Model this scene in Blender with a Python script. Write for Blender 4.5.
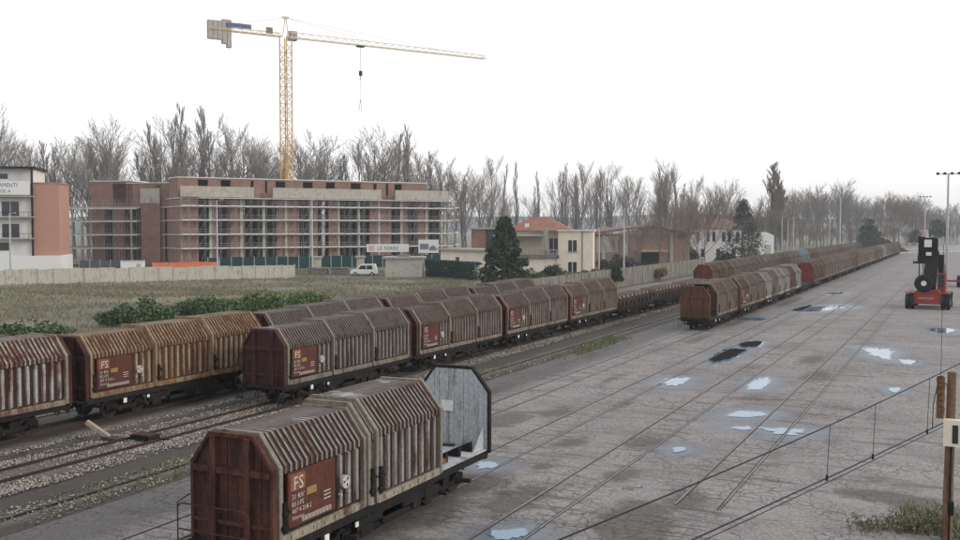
import bpy, math, random
import numpy as np
from mathutils import Vector, Matrix, noise as mnoise
R = math.radians
random.seed(7); np.random.seed(7)
sc = bpy.context.scene
for o in list(bpy.data.objects): bpy.data.objects.remove(o)

# ------------------------------------------------------------------ camera, sky, sun, exposure
cam_d = bpy.data.cameras.new('camera'); cam = bpy.data.objects.new('camera', cam_d)
sc.collection.objects.link(cam); sc.camera = cam
cam_d.sensor_width = 36.0; cam_d.lens = 37.5; cam_d.clip_end = 9000.0; cam_d.clip_start = 0.3
cam.location = (0, 0, 9.45)
cam.rotation_euler = (R(90 - 2.462), 0, R(25.945))

SUN_EL, SUN_AZ = 22.0, 74.0             # degrees; azimuth clockwise from +Y (from the right, a little ahead)
world = bpy.data.worlds.new('World'); sc.world = world; world.use_nodes = True
nt = world.node_tree; nt.nodes.clear()
out = nt.nodes.new('ShaderNodeOutputWorld'); bg = nt.nodes.new('ShaderNodeBackground')
sky = nt.nodes.new('ShaderNodeTexSky'); sky.sky_type = 'NISHITA'; sky.sun_disc = False
sky.sun_elevation = R(SUN_EL); sky.sun_rotation = R(SUN_AZ); sky.dust_density = 3.0; sky.ozone_density = 1.0; sky.altitude = 100
scl = nt.nodes.new('ShaderNodeVectorMath'); scl.operation = 'SCALE'; scl.inputs['Scale'].default_value = 1.0
mx = nt.nodes.new('ShaderNodeMix'); mx.data_type = 'RGBA'; mx.inputs['Factor'].default_value = 0.86
# an even cover of pale cloud in front of the clear sky, a little warmer towards the horizon all round
tc = nt.nodes.new('ShaderNodeTexCoord'); sep = nt.nodes.new('ShaderNodeSeparateXYZ')
rmp = nt.nodes.new('ShaderNodeValToRGB'); cr = rmp.color_ramp
cr.elements[0].position = 0.0; cr.elements[0].color = (1.06, 1.0, 0.965, 1)
cr.elements[1].position = 0.14; cr.elements[1].color = (0.985, 0.995, 1.02, 1)
nt.links.new(tc.outputs['Generated'], sep.inputs[0]); nt.links.new(sep.outputs['Z'], rmp.inputs['Fac'])
nt.links.new(sky.outputs['Color'], scl.inputs[0]); nt.links.new(scl.outputs[0], mx.inputs['A'])
cl = nt.nodes.new('ShaderNodeVectorMath'); cl.operation = 'SCALE'; cl.inputs['Scale'].default_value = 12.6
nt.links.new(rmp.outputs['Color'], cl.inputs[0]); nt.links.new(cl.outputs[0], mx.inputs['B']); nt.links.new(mx.outputs['Result'], bg.inputs['Color'])
bg.inputs['Strength'].default_value = 0.10
nt.links.new(bg.outputs[0], out.inputs[0])

sun_d = bpy.data.lights.new('sun', 'SUN'); sun_d.energy = 1.5; sun_d.angle = R(14); sun_d.color = (1.0, 0.95, 0.88)
sun = bpy.data.objects.new('sun', sun_d); sc.collection.objects.link(sun); sun.location = (40, -20, 60)
sd = Vector((math.sin(R(SUN_AZ)) * math.cos(R(SUN_EL)), math.cos(R(SUN_AZ)) * math.cos(R(SUN_EL)), math.sin(R(SUN_EL))))
sun.rotation_euler = (-sd).to_track_quat('-Z', 'Y').to_euler()
vs = sc.view_settings; vs.view_transform = 'Standard'; vs.look = 'None'; vs.gamma = 1.0; vs.exposure = 0.06; vs.use_curve_mapping = False
sc.cycles.max_bounces = 5; sc.cycles.diffuse_bounces = 3; sc.cycles.glossy_bounces = 3
sc.cycles.transparent_max_bounces = 6; sc.cycles.volume_bounces = 0
sc.cycles.use_denoising = True

# ------------------------------------------------------------------ helpers
C = sc.collection
def tag(o, label=None, cat=None, group=None, kind=None):
    if label: o['label'] = label
    if cat: o['category'] = cat
    if group: o['group'] = group
    if kind: o['kind'] = kind
    return o
def empty(name, loc=(0, 0, 0), rz=0.0, parent=None):
    o = bpy.data.objects.new(name, None); C.objects.link(o); o.location = loc; o.rotation_euler = (0, 0, rz)
    o.empty_display_size = 0.3
    if parent: o.parent = parent
    return o
def put(name, mesh, parent=None, loc=(0, 0, 0), rz=0.0, mats=None):
    o = bpy.data.objects.new(name, mesh); C.objects.link(o); o.location = loc; o.rotation_euler = (0, 0, rz)
    if parent: o.parent = parent
    if mats:
        for i, m in enumerate(mats):
            if i < len(o.material_slots):
                o.material_slots[i].link = 'OBJECT'; o.material_slots[i].material = m
    return o
def copy_tree(o, parent=None):
    c = o.copy(); C.objects.link(c); c.parent = parent
    for ch in list(o.children): copy_tree(ch, c)
    return c

class MB:
    """collects faces for one mesh"""
    def __init__(s): s.v = []; s.f = []; s.m = []
    def add(s, vs, fs, m=0):
        b = len(s.v); s.v += [tuple(p) for p in vs]
        for f in fs: s.f.append(tuple(i + b for i in f)); s.m.append(m)
        return s
    def box(s, x0, x1, y0, y1, z0, z1, m=0):
        return s.add([(x0,y0,z0),(x1,y0,z0),(x1,y1,z0),(x0,y1,z0),(x0,y0,z1),(x1,y0,z1),(x1,y1,z1),(x0,y1,z1)],
                     [(0,3,2,1),(4,5,6,7),(0,1,5,4),(1,2,6,5),(2,3,7,6),(3,0,4,7)], m)
    def prism(s, pts, a, b, axis='y', m=0):
        n = len(pts)
        def P(p, t): return {'y': (p[0], t, p[1]), 'x': (t, p[0], p[1]), 'z': (p[0], p[1], t)}[axis]
        vs = [P(p, a) for p in pts] + [P(p, b) for p in pts]
        fs = [tuple(range(n)), tuple(range(2*n-1, n-1, -1))] + [(i, i+n, (i+1) % n + n, (i+1) % n) for i in range(n)]
        return s.add(vs, fs, m)
    def beam(s, p, q, w, h=None, m=0):
        h = h or w; p = Vector(p); q = Vector(q); d = (q - p).normalized()
        up = Vector((0, 0, 1)) if abs(d.z) < 0.95 else Vector((1, 0, 0))
        a = d.cross(up).normalized() * (w/2); b = a.cross(d).normalized() * (h/2)
        vs = [p-a-b, p+a-b, p+a+b, p-a+b, q-a-b, q+a-b, q+a+b, q-a+b]
        return s.add(vs, [(0,3,2,1),(4,5,6,7),(0,1,5,4),(1,2,6,5),(2,3,7,6),(3,0,4,7)], m)
    def tube(s, pts, r, n=6, m=0, cap=True):
        pts = [Vector(p) for p in pts]; rs = r if isinstance(r, (list, tuple)) else [r]*len(pts)
        rings = []; b = len(s.v); prev = None
        for i, p in enumerate(pts):
            d = (pts[min(i+1, len(pts)-1)] - pts[max(i-1, 0)]).normalized()
            up = Vector((0, 0, 1)) if abs(d.z) < 0.9 else Vector((1, 0, 0))
            if prev is not None and (prev - d * prev.dot(d)).length > 1e-4: a = (prev - d * prev.dot(d)).normalized()
            else: a = d.cross(up).normalized()
            prev = a; c = d.cross(a)
            for k in range(n):
                t = 2*math.pi*k/n; s.v.append(tuple(p + (a*math.cos(t) + c*math.sin(t))*rs[i]))
        for i in range(len(pts)-1):
            for k in range(n):
                s.f.append((b+i*n+k, b+i*n+(k+1) % n, b+(i+1)*n+(k+1) % n, b+(i+1)*n+k)); s.m.append(m)
        if cap:
            s.f.append(tuple(b+k for k in range(n-1, -1, -1))); s.m.append(m)
            e = b+(len(pts)-1)*n; s.f.append(tuple(e+k for k in range(n))); s.m.append(m)
        return s
    def mesh(s, name, mats, smooth=False):
        me = bpy.data.meshes.new(name); me.from_pydata(s.v, [], s.f)
        for m in mats: me.materials.append(m)
        if len(mats) > 1: me.polygons.foreach_set('material_index', s.m)
        if smooth: me.polygons.foreach_set('use_smooth', [True]*len(me.polygons))
        me.update(); return me
    def build(s, name, mats, parent=None, loc=(0, 0, 0), rz=0.0, smooth=False):
        if not isinstance(mats, (list, tuple)): mats = [mats]
        return put(name, s.mesh(name, mats, smooth), parent, loc, rz)

def fast_mesh(name, verts, faces_flat, per, mats):
    """big numpy mesh: verts (n,3), faces as an (m,per) array"""
    me = bpy.data.meshes.new(name); verts = np.asarray(verts, np.float32); fa = np.asarray(faces_flat, np.int32)
    me.vertices.add(len(verts)); me.vertices.foreach_set('co', verts.ravel())
    me.loops.add(fa.size); me.loops.foreach_set('vertex_index', fa.ravel())
    me.polygons.add(len(fa)); me.polygons.foreach_set('loop_start', np.arange(0, fa.size, per, dtype=np.int32))
    me.polygons.foreach_set('loop_total', np.full(len(fa), per, np.int32))
    for m in mats: me.materials.append(m)
    me.update(calc_edges=True); return me

def text_mesh(body, size, mat, extrude=0.0, align='LEFT'):
    cu = bpy.data.curves.new('lettering', 'FONT'); cu.body = body; cu.size = size; cu.extrude = extrude; cu.align_x = align
    cu.resolution_u = 2
    o = bpy.data.objects.new('lettering', cu); C.objects.link(o); bpy.context.view_layer.update()
    me = bpy.data.meshes.new_from_object(o.evaluated_get(bpy.context.evaluated_depsgraph_get()))
    bpy.data.objects.remove(o); me.materials.clear(); me.materials.append(mat); return me
def add_text(mb, body, size, M, m=0, sx=1.0, align='LEFT'):
    me = text_mesh(body, size, None, align=align)
    vs = [M @ Vector((v.co.x*sx, v.co.y, 0)) for v in me.vertices]
    mb.add(vs, [tuple(p.vertices) for p in me.polygons], m); bpy.data.meshes.remove(me)

# ------------------------------------------------------------------ materials
class NT:
    def __init__(s, name):
        s.mat = bpy.data.materials.new(name); s.mat.use_nodes = True; s.t = s.mat.node_tree
        s.b = s.t.nodes['Principled BSDF']; s.n = s.t.nodes; s.l = s.t.links
    def node(s, typ, **kw):
        n = s.n.new(typ)
        for k, v in kw.items(): setattr(n, k, v)
        return n
    def math(s, op, a, b=None, clamp=False):
        n = s.node('ShaderNodeMath', operation=op, use_clamp=clamp)
        for i, x in enumerate((a, b)):
            if x is None: continue
            if isinstance(x, (int, float)): n.inputs[i].default_value = x
            else: s.l.new(x, n.inputs[i])
        return n.outputs[0]
    def mix(s, fac, a, b):
        n = s.node('ShaderNodeMix', data_type='RGBA')
        for k, x in (('Factor', fac), ('A', a), ('B', b)):
            if isinstance(x, (int, float)): n.inputs[k].default_value = x
            elif isinstance(x, tuple): n.inputs[k].default_value = (*x[:3], 1)
            else: s.l.new(x, n.inputs[k])
        return n.outputs['Result']
    def coord(s, scale=(1, 1, 1), rand=True, kind='Object'):
        t = s.node('ShaderNodeTexCoord'); m = s.node('ShaderNodeMapping'); m.inputs['Scale'].default_value = scale
        s.l.new(t.outputs[kind], m.inputs['Vector'])
        if rand:
            oi = s.node('ShaderNodeObjectInfo'); v = s.math('MULTIPLY', oi.outputs['Random'], 97.0)
            c = s.node('ShaderNodeCombineXYZ')
            for k in 'XYZ': s.l.new(v, c.inputs[k])
            s.l.new(c.outputs[0], m.inputs['Location'])
        return m.outputs[0]
    def noise(s, vec, scale, detail=5, rough=0.6, out='Fac'):
        n = s.node('ShaderNodeTexNoise'); n.inputs['Scale'].default_value = scale; n.inputs['Detail'].default_value = detail
        n.inputs['Roughness'].default_value = rough; s.l.new(vec, n.inputs['Vector']); return n.outputs[out]
    def ramp(s, fac, a, b):
        n = s.node('ShaderNodeMapRange', clamp=True); n.inputs['From Min'].default_value = a; n.inputs['From Max'].default_value = b
        s.l.new(fac, n.inputs['Value']); return n.outputs[0]
    def bump(s, h, strength=0.3, dist=0.02):
        n = s.node('ShaderNodeBump'); n.inputs['Strength'].default_value = strength; n.inputs['Distance'].default_value = dist
        s.l.new(h, n.inputs['Height']); s.l.new(n.outputs[0], s.b.inputs['Normal'])
    def col(s, c):
        if isinstance(c, tuple): s.b.inputs['Base Color'].default_value = (*c[:3], 1)
        else: s.l.new(c, s.b.inputs['Base Color'])
    def rough(s, r):
        if isinstance(r, (int, float)): s.b.inputs['Roughness'].default_value = r
        else: s.l.new(r, s.b.inputs['Roughness'])

def weather(name, col, rust, amount=0.5, streak=1.0, rough=0.8, var=0.35, wet=0.0, metallic=0.0):
    """painted steel with running rust and grime"""
    n = NT(name); v = n.coord((2.2, 2.2, 0.5*streak)); v2 = n.coord((1, 1, 1))
    a = n.noise(v, 1.6, 6, 0.65); b = n.noise(v2, 9.0, 4, 0.6); c = n.noise(v2, 0.7, 3, 0.5)
    m = n.math('ADD', n.math('MULTIPLY', a, 0.7), n.math('MULTIPLY', c, 0.3))
    fac = n.ramp(m, 0.62 - 0.32*amount, 0.74 - 0.28*amount)
    base = n.mix(fac, col, rust)
    dark = n.mix(n.ramp(b, 0.3, 0.75), tuple(x*(1-var) for x in (1, 1, 1)), (1 + var*0.4,)*3)
    mm = n.node('ShaderNodeMix', data_type='RGBA', blend_type='MULTIPLY'); mm.inputs['Factor'].default_value = 1
    n.l.new(base, mm.inputs['A']); n.l.new(dark, mm.inputs['B']); n.col(mm.outputs['Result'])
    if wet > 0:
        w = n.noise(v2, 0.75, 2, 0.5); wf = n.ramp(w, 0.66 - wet*0.2, 0.72 - wet*0.2)
        n.rough(n.math('SUBTRACT', rough, n.math('MULTIPLY', wf, rough - 0.06)))
    else: n.rough(rough)
    n.b.inputs['Metallic'].default_value = metallic; n.b.inputs['Specular IOR Level'].default_value = 0.5 if wet > 0 else 0.18
    n.bump(b, 0.25, 0.01); return n.mat
def plain(name, col, rough=0.8, var=0.25, scale=6.0, metallic=0.0, bump=0.15):
    n = NT(name); v = n.coord((1, 1, 1)); a = n.noise(v, scale, 5, 0.6)
    n.col(n.mix(n.ramp(a, 0.25, 0.75), tuple(x*(1-var) for x in col), tuple(min(1, x*(1+var*0.6)) for x in col)))
    n.rough(rough); n.b.inputs['Metallic'].default_value = metallic; n.b.inputs['Specular IOR Level'].default_value = 0.5 if rough < 0.5 else 0.15
    if bump: n.bump(a, bump, 0.01)
    return n.mat
def brick_mat(name, c1, c2, mortar, scale=1.0):
    n = NT(name); v = n.coord((1, 1, 1), rand=False)
    sp = n.node('ShaderNodeSeparateXYZ'); n.l.new(v, sp.inputs[0]); cb = n.node('ShaderNodeCombineXYZ')
    n.l.new(n.math('ADD', sp.outputs[0], sp.outputs[1]), cb.inputs[0]); n.l.new(sp.outputs[2], cb.inputs[1])
    t = n.node('ShaderNodeTexBrick'); t.inputs['Scale'].default_value = 1.0*scale; t.inputs['Brick Width'].default_value = 0.5
    t.inputs['Row Height'].default_value = 0.25; t.inputs['Mortar Size'].default_value = 0.02
    t.inputs['Color1'].default_value = (*c1, 1); t.inputs['Color2'].default_value = (*c2, 1); t.inputs['Mortar'].default_value = (*mortar, 1)
    n.l.new(cb.outputs[0], t.inputs['Vector']); a = n.noise(n.coord((1, 1, 1)), 0.5, 5, 0.65)
    mm = n.node('ShaderNodeMix', data_type='RGBA', blend_type='MULTIPLY'); mm.inputs['Factor'].default_value = 1
    n.l.new(t.outputs['Color'], mm.inputs['A']); n.l.new(n.mix(n.ramp(a, 0.3, 0.7), (0.7, 0.7, 0.72), (1.15, 1.1, 1.08)), mm.inputs['B'])
    n.col(mm.outputs['Result']); n.rough(0.9); return n.mat
def leaf_mat(name, c1, c2, trans=0.2):
    n = NT(name); g = n.node('ShaderNodeNewGeometry')
    n.col(n.mix(g.outputs['Random Per Island'], c1, c2)); n.rough(0.65); n.b.inputs['Specular IOR Level'].default_value = 0.25
    return n.mat

M = {}
M['black_steel'] = weather('black_steel', (0.013, 0.012, 0.012), (0.036, 0.022, 0.015), 0.35, rough=0.75)
M['wheel'] = weather('wheel_steel', (0.03, 0.024, 0.02), (0.075, 0.04, 0.025), 0.4, rough=0.6)
M['rail'] = weather('rail_steel', (0.04, 0.028, 0.022), (0.07, 0.04, 0.028), 0.5, rough=0.55)
M['rail_worn'] = weather('worn_rail_head', (0.20, 0.18, 0.165), (0.11, 0.085, 0.07), 0.5, rough=0.4, metallic=0.3)
M['groove'] = plain('flangeway_dirt', (0.060, 0.053, 0.049), 0.9)
M['white_paint'] = plain('white_paint', (0.68, 0.68, 0.66), 0.7, 0.2)
M['marking_white'] = plain('marking_white', (0.50, 0.47, 0.43), 0.8, 0.7, 22.0)
M['marking_orange'] = plain('marking_orange', (0.22, 0.09, 0.05), 0.8, 0.6, 14.0)
M['marking_yellow'] = plain('marking_yellow', (0.27, 0.18, 0.06), 0.8, 0.4, 14.0)
M['timber'] = plain('old_timber', (0.30, 0.25, 0.20), 0.9, 0.4, 8)
M['sleeper'] = plain('sleeper_timber', (0.07, 0.06, 0.052), 0.9, 0.4, 8)
M['concrete'] = plain('concrete', (0.36, 0.34, 0.31), 0.9, 0.25, 1.3)
M['concrete_pale'] = weather('pale_concrete', (0.50, 0.475, 0.40), (0.30, 0.27, 0.21), 0.35, rough=0.9)
M['concrete_dark'] = weather('stained_concrete', (0.24, 0.225, 0.195), (0.12, 0.105, 0.085), 0.45, rough=0.9)
M['dark_glass'] = plain('dark_glass', (0.03, 0.035, 0.04), 0.15, 0.2, 2)
M['galv'] = plain('galvanised_steel', (0.42, 0.43, 0.44), 0.5, 0.2, 3, metallic=0.4)
M['cable'] = plain('black_cable', (0.02, 0.02, 0.022), 0.5)
M['bark'] = plain('grey_bark', (0.195, 0.168, 0.145), 0.9, 0.4, 3)
M['twig'] = plain('twig_bark', (0.25, 0.226, 0.205), 0.9, 0.35, 2)
M['twig_warm'] = plain('twig_bark_warm', (0.21, 0.17, 0.14), 0.9, 0.35, 2)
M['tyre'] = plain('tyre_rubber', (0.018, 0.018, 0.02), 0.7)
M['plaster_cream'] = plain('cream_plaster', (0.74, 0.65, 0.53), 0.9, 0.12, 0.8)
M['plaster_pink'] = plain('pinkish_plaster', (0.77, 0.67, 0.58), 0.9, 0.12, 0.8)
M['plaster_white'] = plain('white_plaster', (0.62, 0.60, 0.58), 0.9, 0.12, 0.8)
M['roof_tile'] = brick_mat('roof_tiles', (0.33, 0.155, 0.105), (0.26, 0.125, 0.09), (0.16, 0.08, 0.06), 1.5)
M['roof_brown'] = brick_mat('brown_roof_tiles', (0.20, 0.125, 0.10), (0.16, 0.10, 0.085), (0.09, 0.07, 0.06), 1.5)
M['brick'] = brick_mat('hollow_brick', (0.26, 0.135, 0.095), (0.20, 0.108, 0.082), (0.21, 0.17, 0.145))
M['terracotta'] = plain('terracotta_plaster', (0.41, 0.22, 0.165), 0.9, 0.1, 1.2)

# ------------------------------------------------------------------ the ground
TD, TC, TB, TA, T5, T2, T1 = -8.03, -12.65, -17.2, -22.1, -27.1, -32.7, -37.8     # track centre lines (x)
Z2, Z1 = 0.10, 0.28                                                              # rail-top heights on the ballast

def sheet(name, pts, z, mat, label=None):
    mb = MB(); mb.add([(x, y, z) for x, y in pts], [tuple(range(len(pts)))]); o = mb.build(name, mat); o['kind'] = 'structure'; return o

def ground_mat():
    n = NT('rough_ground'); v = n.coord((1, 1, 1), rand=False); a = n.noise(v, 0.05, 6, 0.6); b = n.noise(v, 0.9, 5, 0.65)
    c = n.mix(n.ramp(a, 0.35, 0.65), (0.15, 0.135, 0.10), (0.10, 0.105, 0.07))
    n.col(n.mix(n.math('MULTIPLY', b, 0.5), c, (0.20, 0.185, 0.155))); n.rough(0.95); return n.mat
M['ground'] = ground_mat()
sheet('ground', [(-2600, -2600), (2600, -2600), (2600, 2600), (-2600, 2600)], -0.30, M['ground'])

def field_mat():
    n = NT('dry_field'); v = n.coord((1, 1, 1), rand=False); a = n.noise(v, 0.07, 5, 0.6); b = n.noise(v, 1.7, 6, 0.7); d = n.noise(v, 0.16, 4, 0.6)
    c = n.mix(n.ramp(a, 0.44, 0.58), (0.125, 0.112, 0.088), (0.205, 0.18, 0.125))
    c = n.mix(n.ramp(d, 0.53, 0.63), c, (0.10, 0.12, 0.05))
    n.col(n.mix(n.math('MULTIPLY', n.ramp(b, 0.3, 0.8), 0.55), c, (0.09, 0.078, 0.062))); n.rough(0.95); n.bump(b, 0.8, 0.15); return n.mat
M['field'] = field_mat()
sheet('field', [(-41.6, -30), (-41.6, 118), (-52, 150), (-92, 215), (-160, 215), (-230, 120), (-230, -30)], -0.05, M['field'])
# beaten earth round the houses behind the yard wall, a lawn further off
M['earth'] = plain('beaten_earth', (0.22, 0.19, 0.15), 0.95, 0.3, 0.6)
sheet('pavement', [(-50, 118), (-50, 330), (-120, 300), (-92, 215), (-54, 150)], -0.10, M['earth'])
M['lawn'] = plain('lawn', (0.12, 0.17, 0.07), 0.95, 0.3, 0.5)
sheet('lawn', [(-62, 285), (-41, 285), (-41, 410), (-75, 410)], 0.30, M['lawn'])

# --- puddles (outlines in metres) and the damp round them
PUD = {
 'sky_1': [(-16.6, 59.0), (-16.45, 61.3), (-15.5, 62.2), (-15.1, 60.2), (-15.4, 57.4)],
 'sky_2': [(-17.0, 117.5), (-16.9, 121.5), (-15.6, 125.5), (-13.1, 128.1), (-12.6, 122.2), (-14.2, 117.4), (-16.4, 115.4)],
 'sky_3': [(-11.6, 59.7), (-11.5, 63.7), (-10.7, 63.6), (-10.4, 60.3), (-11.0, 58.2)],
 'sky_4': [(-10.95, 50.7), (-10.1, 52.1), (-8.75, 51.9), (-9.05, 50.5), (-10.6, 49.9)],
 'sky_5': [(-8.75, 47.8), (-7.5, 48.2), (-6.5, 48.1), (-6.6, 46.8), (-7.75, 46.7)],
 'sky_6': [(-7.2, 83.2), (-5.9, 83.6), (-4.6, 81.6), (-4.7, 77.4), (-6.2, 77.9)],
 'sky_7': [(-4.2, 77.2), (-3.0, 77.0), (-3.2, 74.3), (-4.0, 74.9)],
 'sky_8': [(-3.95, 63.2), (-3.3, 63.4), (-3.4, 61.4), (-3.8, 61.8)],
 'sky_9': [(-11.3, 41.7), (-10.8, 42.3), (-10.5, 41.5), (-10.8, 40.9)],
 'sky_10': [(-13.35, 27.85), (-12.6, 28.35), (-12.1, 28.15), (-11.95, 27.4), (-12.85, 27.0)],
 'sky_11': [(-17.55, 35.7), (-16.8, 36.1), (-16.4, 35.4), (-16.9, 34.7)],
 'sky_12': [(-3.0, 102.6), (-1.6, 103.2), (-0.6, 101.4), (-1.2, 97.8), (-2.6, 99.4)],
 'sky_13': [(-9.9, 47.2), (-9.2, 47.9), (-8.9, 47.3), (-9.3, 46.9)],
 'sky_14': [(-20.4, 104.4), (-19.0, 106.5), (-18.3, 105.0), (-19.0, 103.0)],
 'sky_15': [(-18.0, 150.0), (-16.5, 154.0), (-15.5, 151.0), (-16.6, 147.0)],
}
DARK = {
 'tar_1': [(-16.3, 70.8), (-16.65, 77.6), (-15.4, 78.2), (-15.05, 74.5), (-15.5, 70.6)],
 'tar_2': [(-16.4, 82.3), (-15.85, 84.1), (-15.0, 83.7), (-14.85, 80.9), (-15.7, 79.7)],
 'tar_3': [(-17.7, 118.0), (-17.4, 123.0), (-16.9, 126.4), (-16.6, 122.0), (-16.95, 117.2)],
}
def organic(pts, seed, wob=0.16):
    """rounded, ragged outline through the given corners"""
    n = len(pts); res = []; cx = sum(p[0] for p in pts)/n; cy = sum(p[1] for p in pts)/n
    for i in range(n):
        p0, p1, p2, p3 = (Vector((*pts[(i+k-1) % n], 0)) for k in range(4))
        for j in range(14):
            t = j/14; q = 0.5*((2*p1)+(p2-p0)*t+(2*p0-5*p1+4*p2-p3)*t*t+(3*p1-p0-3*p2+p3)*t**3)
            k = 1 + wob*2.6*mnoise.noise(Vector((q.x*1.4+seed*7, q.y*0.9, seed))) + wob*2.4*mnoise.noise(Vector((q.x*4.1+seed*3, q.y*2.6, seed+9)))
            res.append((cx+(q.x-cx)*k, cy+(q.y-cy)*k))
    return res
PUD = {k: organic(v, i+1) for i, (k, v) in enumerate(PUD.items())}
DARK = {k: organic(v, i+40, 0.10) for i, (k, v) in enumerate(DARK.items())}

def seg_dist(P, poly):
    d = np.full(len(P), 1e9); n = len(poly); inside = np.zeros(len(P), bool)
    for i in range(n):
        a = np.array(poly[i]); b = np.array(poly[(i+1) % n]); ab = b-a
        t = np.clip(((P-a)@ab)/max(ab@ab, 1e-9), 0, 1); q = a+t[:, None]*ab; d = np.minimum(d, np.hypot(*(P-q).T))
        c = ((a[1] > P[:, 1]) != (b[1] > P[:, 1])) & (P[:, 0] < (b[0]-a[0])*(P[:, 1]-a[1])/(b[1]-a[1]+1e-12)+a[0]); inside ^= c
    return np.where(inside, 0, d)

xs = np.concatenate([np.arange(-26.3, 9, 0.34), np.arange(9, 61, 4)])
ys = np.concatenate([np.arange(-10, 20, 2.0), np.arange(20, 70, 0.42), np.arange(70, 160, 0.9), np.arange(160, 640, 8)])
gx, gy = np.meshgrid(xs, ys); P2 = np.stack([gx.ravel(), gy.ravel()], 1)
wet = np.zeros(len(P2)); stain_and_shade = np.zeros(len(P2))
for k, poly in list(PUD.items()) + list(DARK.items()):
    c = np.mean(poly, 0); size = max(np.ptp([p[0] for p in poly]), 1.0)
    near = np.abs(P2 - c).max(1) < 14
    d = seg_dist(P2[near], poly); w = np.exp(-(d/(0.65+0.32*size))**1.3); wet[near] = np.maximum(wet[near], w)
for x, y, rx, ry, a in [(-13.9, 31.5, 1.3, 3.2, .8), (-9.5, 31.0, 1.6, 3.2, .9), (-8.6, 34.0, 1.5, 2.5, .7), (-15.5, 41, 1.0, 2.2, .7), (-12.6, 42.5, 1.2, 2.0, .8), (-16.4, 51.0, .7, 4, .6),
                        (-20.2, 44.5, 1.2, 3, .9), (-18.6, 47.5, 1.2, 3, .7), (-19.7, 60, .8, 6, .6), (-8.4, 66, 1.2, 4, .75), (-9.8, 74.5, 1.4, 5, .7), (-2.3, 37.4, 1.9, 0.9, 1.2), (-.6, 36.3, 1.7, 0.9, 1.1),
                        (-11.7, 36.5, 1.0, 2.0, .7), (-6.9, 42.5, .9, 2.0, .5), (-15.6, 28.5, 1.0, 2.5, .9), (-20.3, 84, 1.0, 7, .7), (-20.3, 100, 1.0, 9, .7), (-20.0, 130, 1.1, 14, .7), (-14.9, 36.5, 0.8, 2.5, .6),
                        (-24.6, 45, 0.9, 14, .8), (-24.9, 70, .8, 14, .6), (-14.5, 24, 1.4, 3, .9), (-3.0, 90, 2, 6, .4), (0.5, 66, 1.5, 5, .5), (-7.8, 100, 1.2, 8, .4), (-17.2, 27, 1.9, 8, 1.0), (-16.2, 33, 1.6, 3, .8), (-14.8, 31, 1.0, 4, .5), (-10.2, 56, 2.5, 2.5, .55), (-6, 55, 2.5, 2, .5), (-13, 68, 1.5, 5, .5), (-5.2, 46, 1.5, 2.5, .45), (-3.2, 40, 2.0, 1.5, .5)]:  # the long patch under the foreground wagon paints damp and the wagon's shade
    g = a*np.exp(-(((P2[:, 0]-x)/rx)**2 + ((P2[:, 1]-y)/ry)**2)); stain_and_shade = np.maximum(stain_and_shade, g)
nx = len(xs); ny = len(ys)
idx = np.arange(nx*ny).reshape(ny, nx); fa = np.stack([idx[:-1, :-1].ravel(), idx[:-1, 1:].ravel(), idx[1:, 1:].ravel(), idx[1:, :-1].ravel()], 1)
zz = np.array([0.012*mnoise.noise(Vector((a*0.15, b*0.1, 3))) for a, b in P2]) - 0.012

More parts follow.
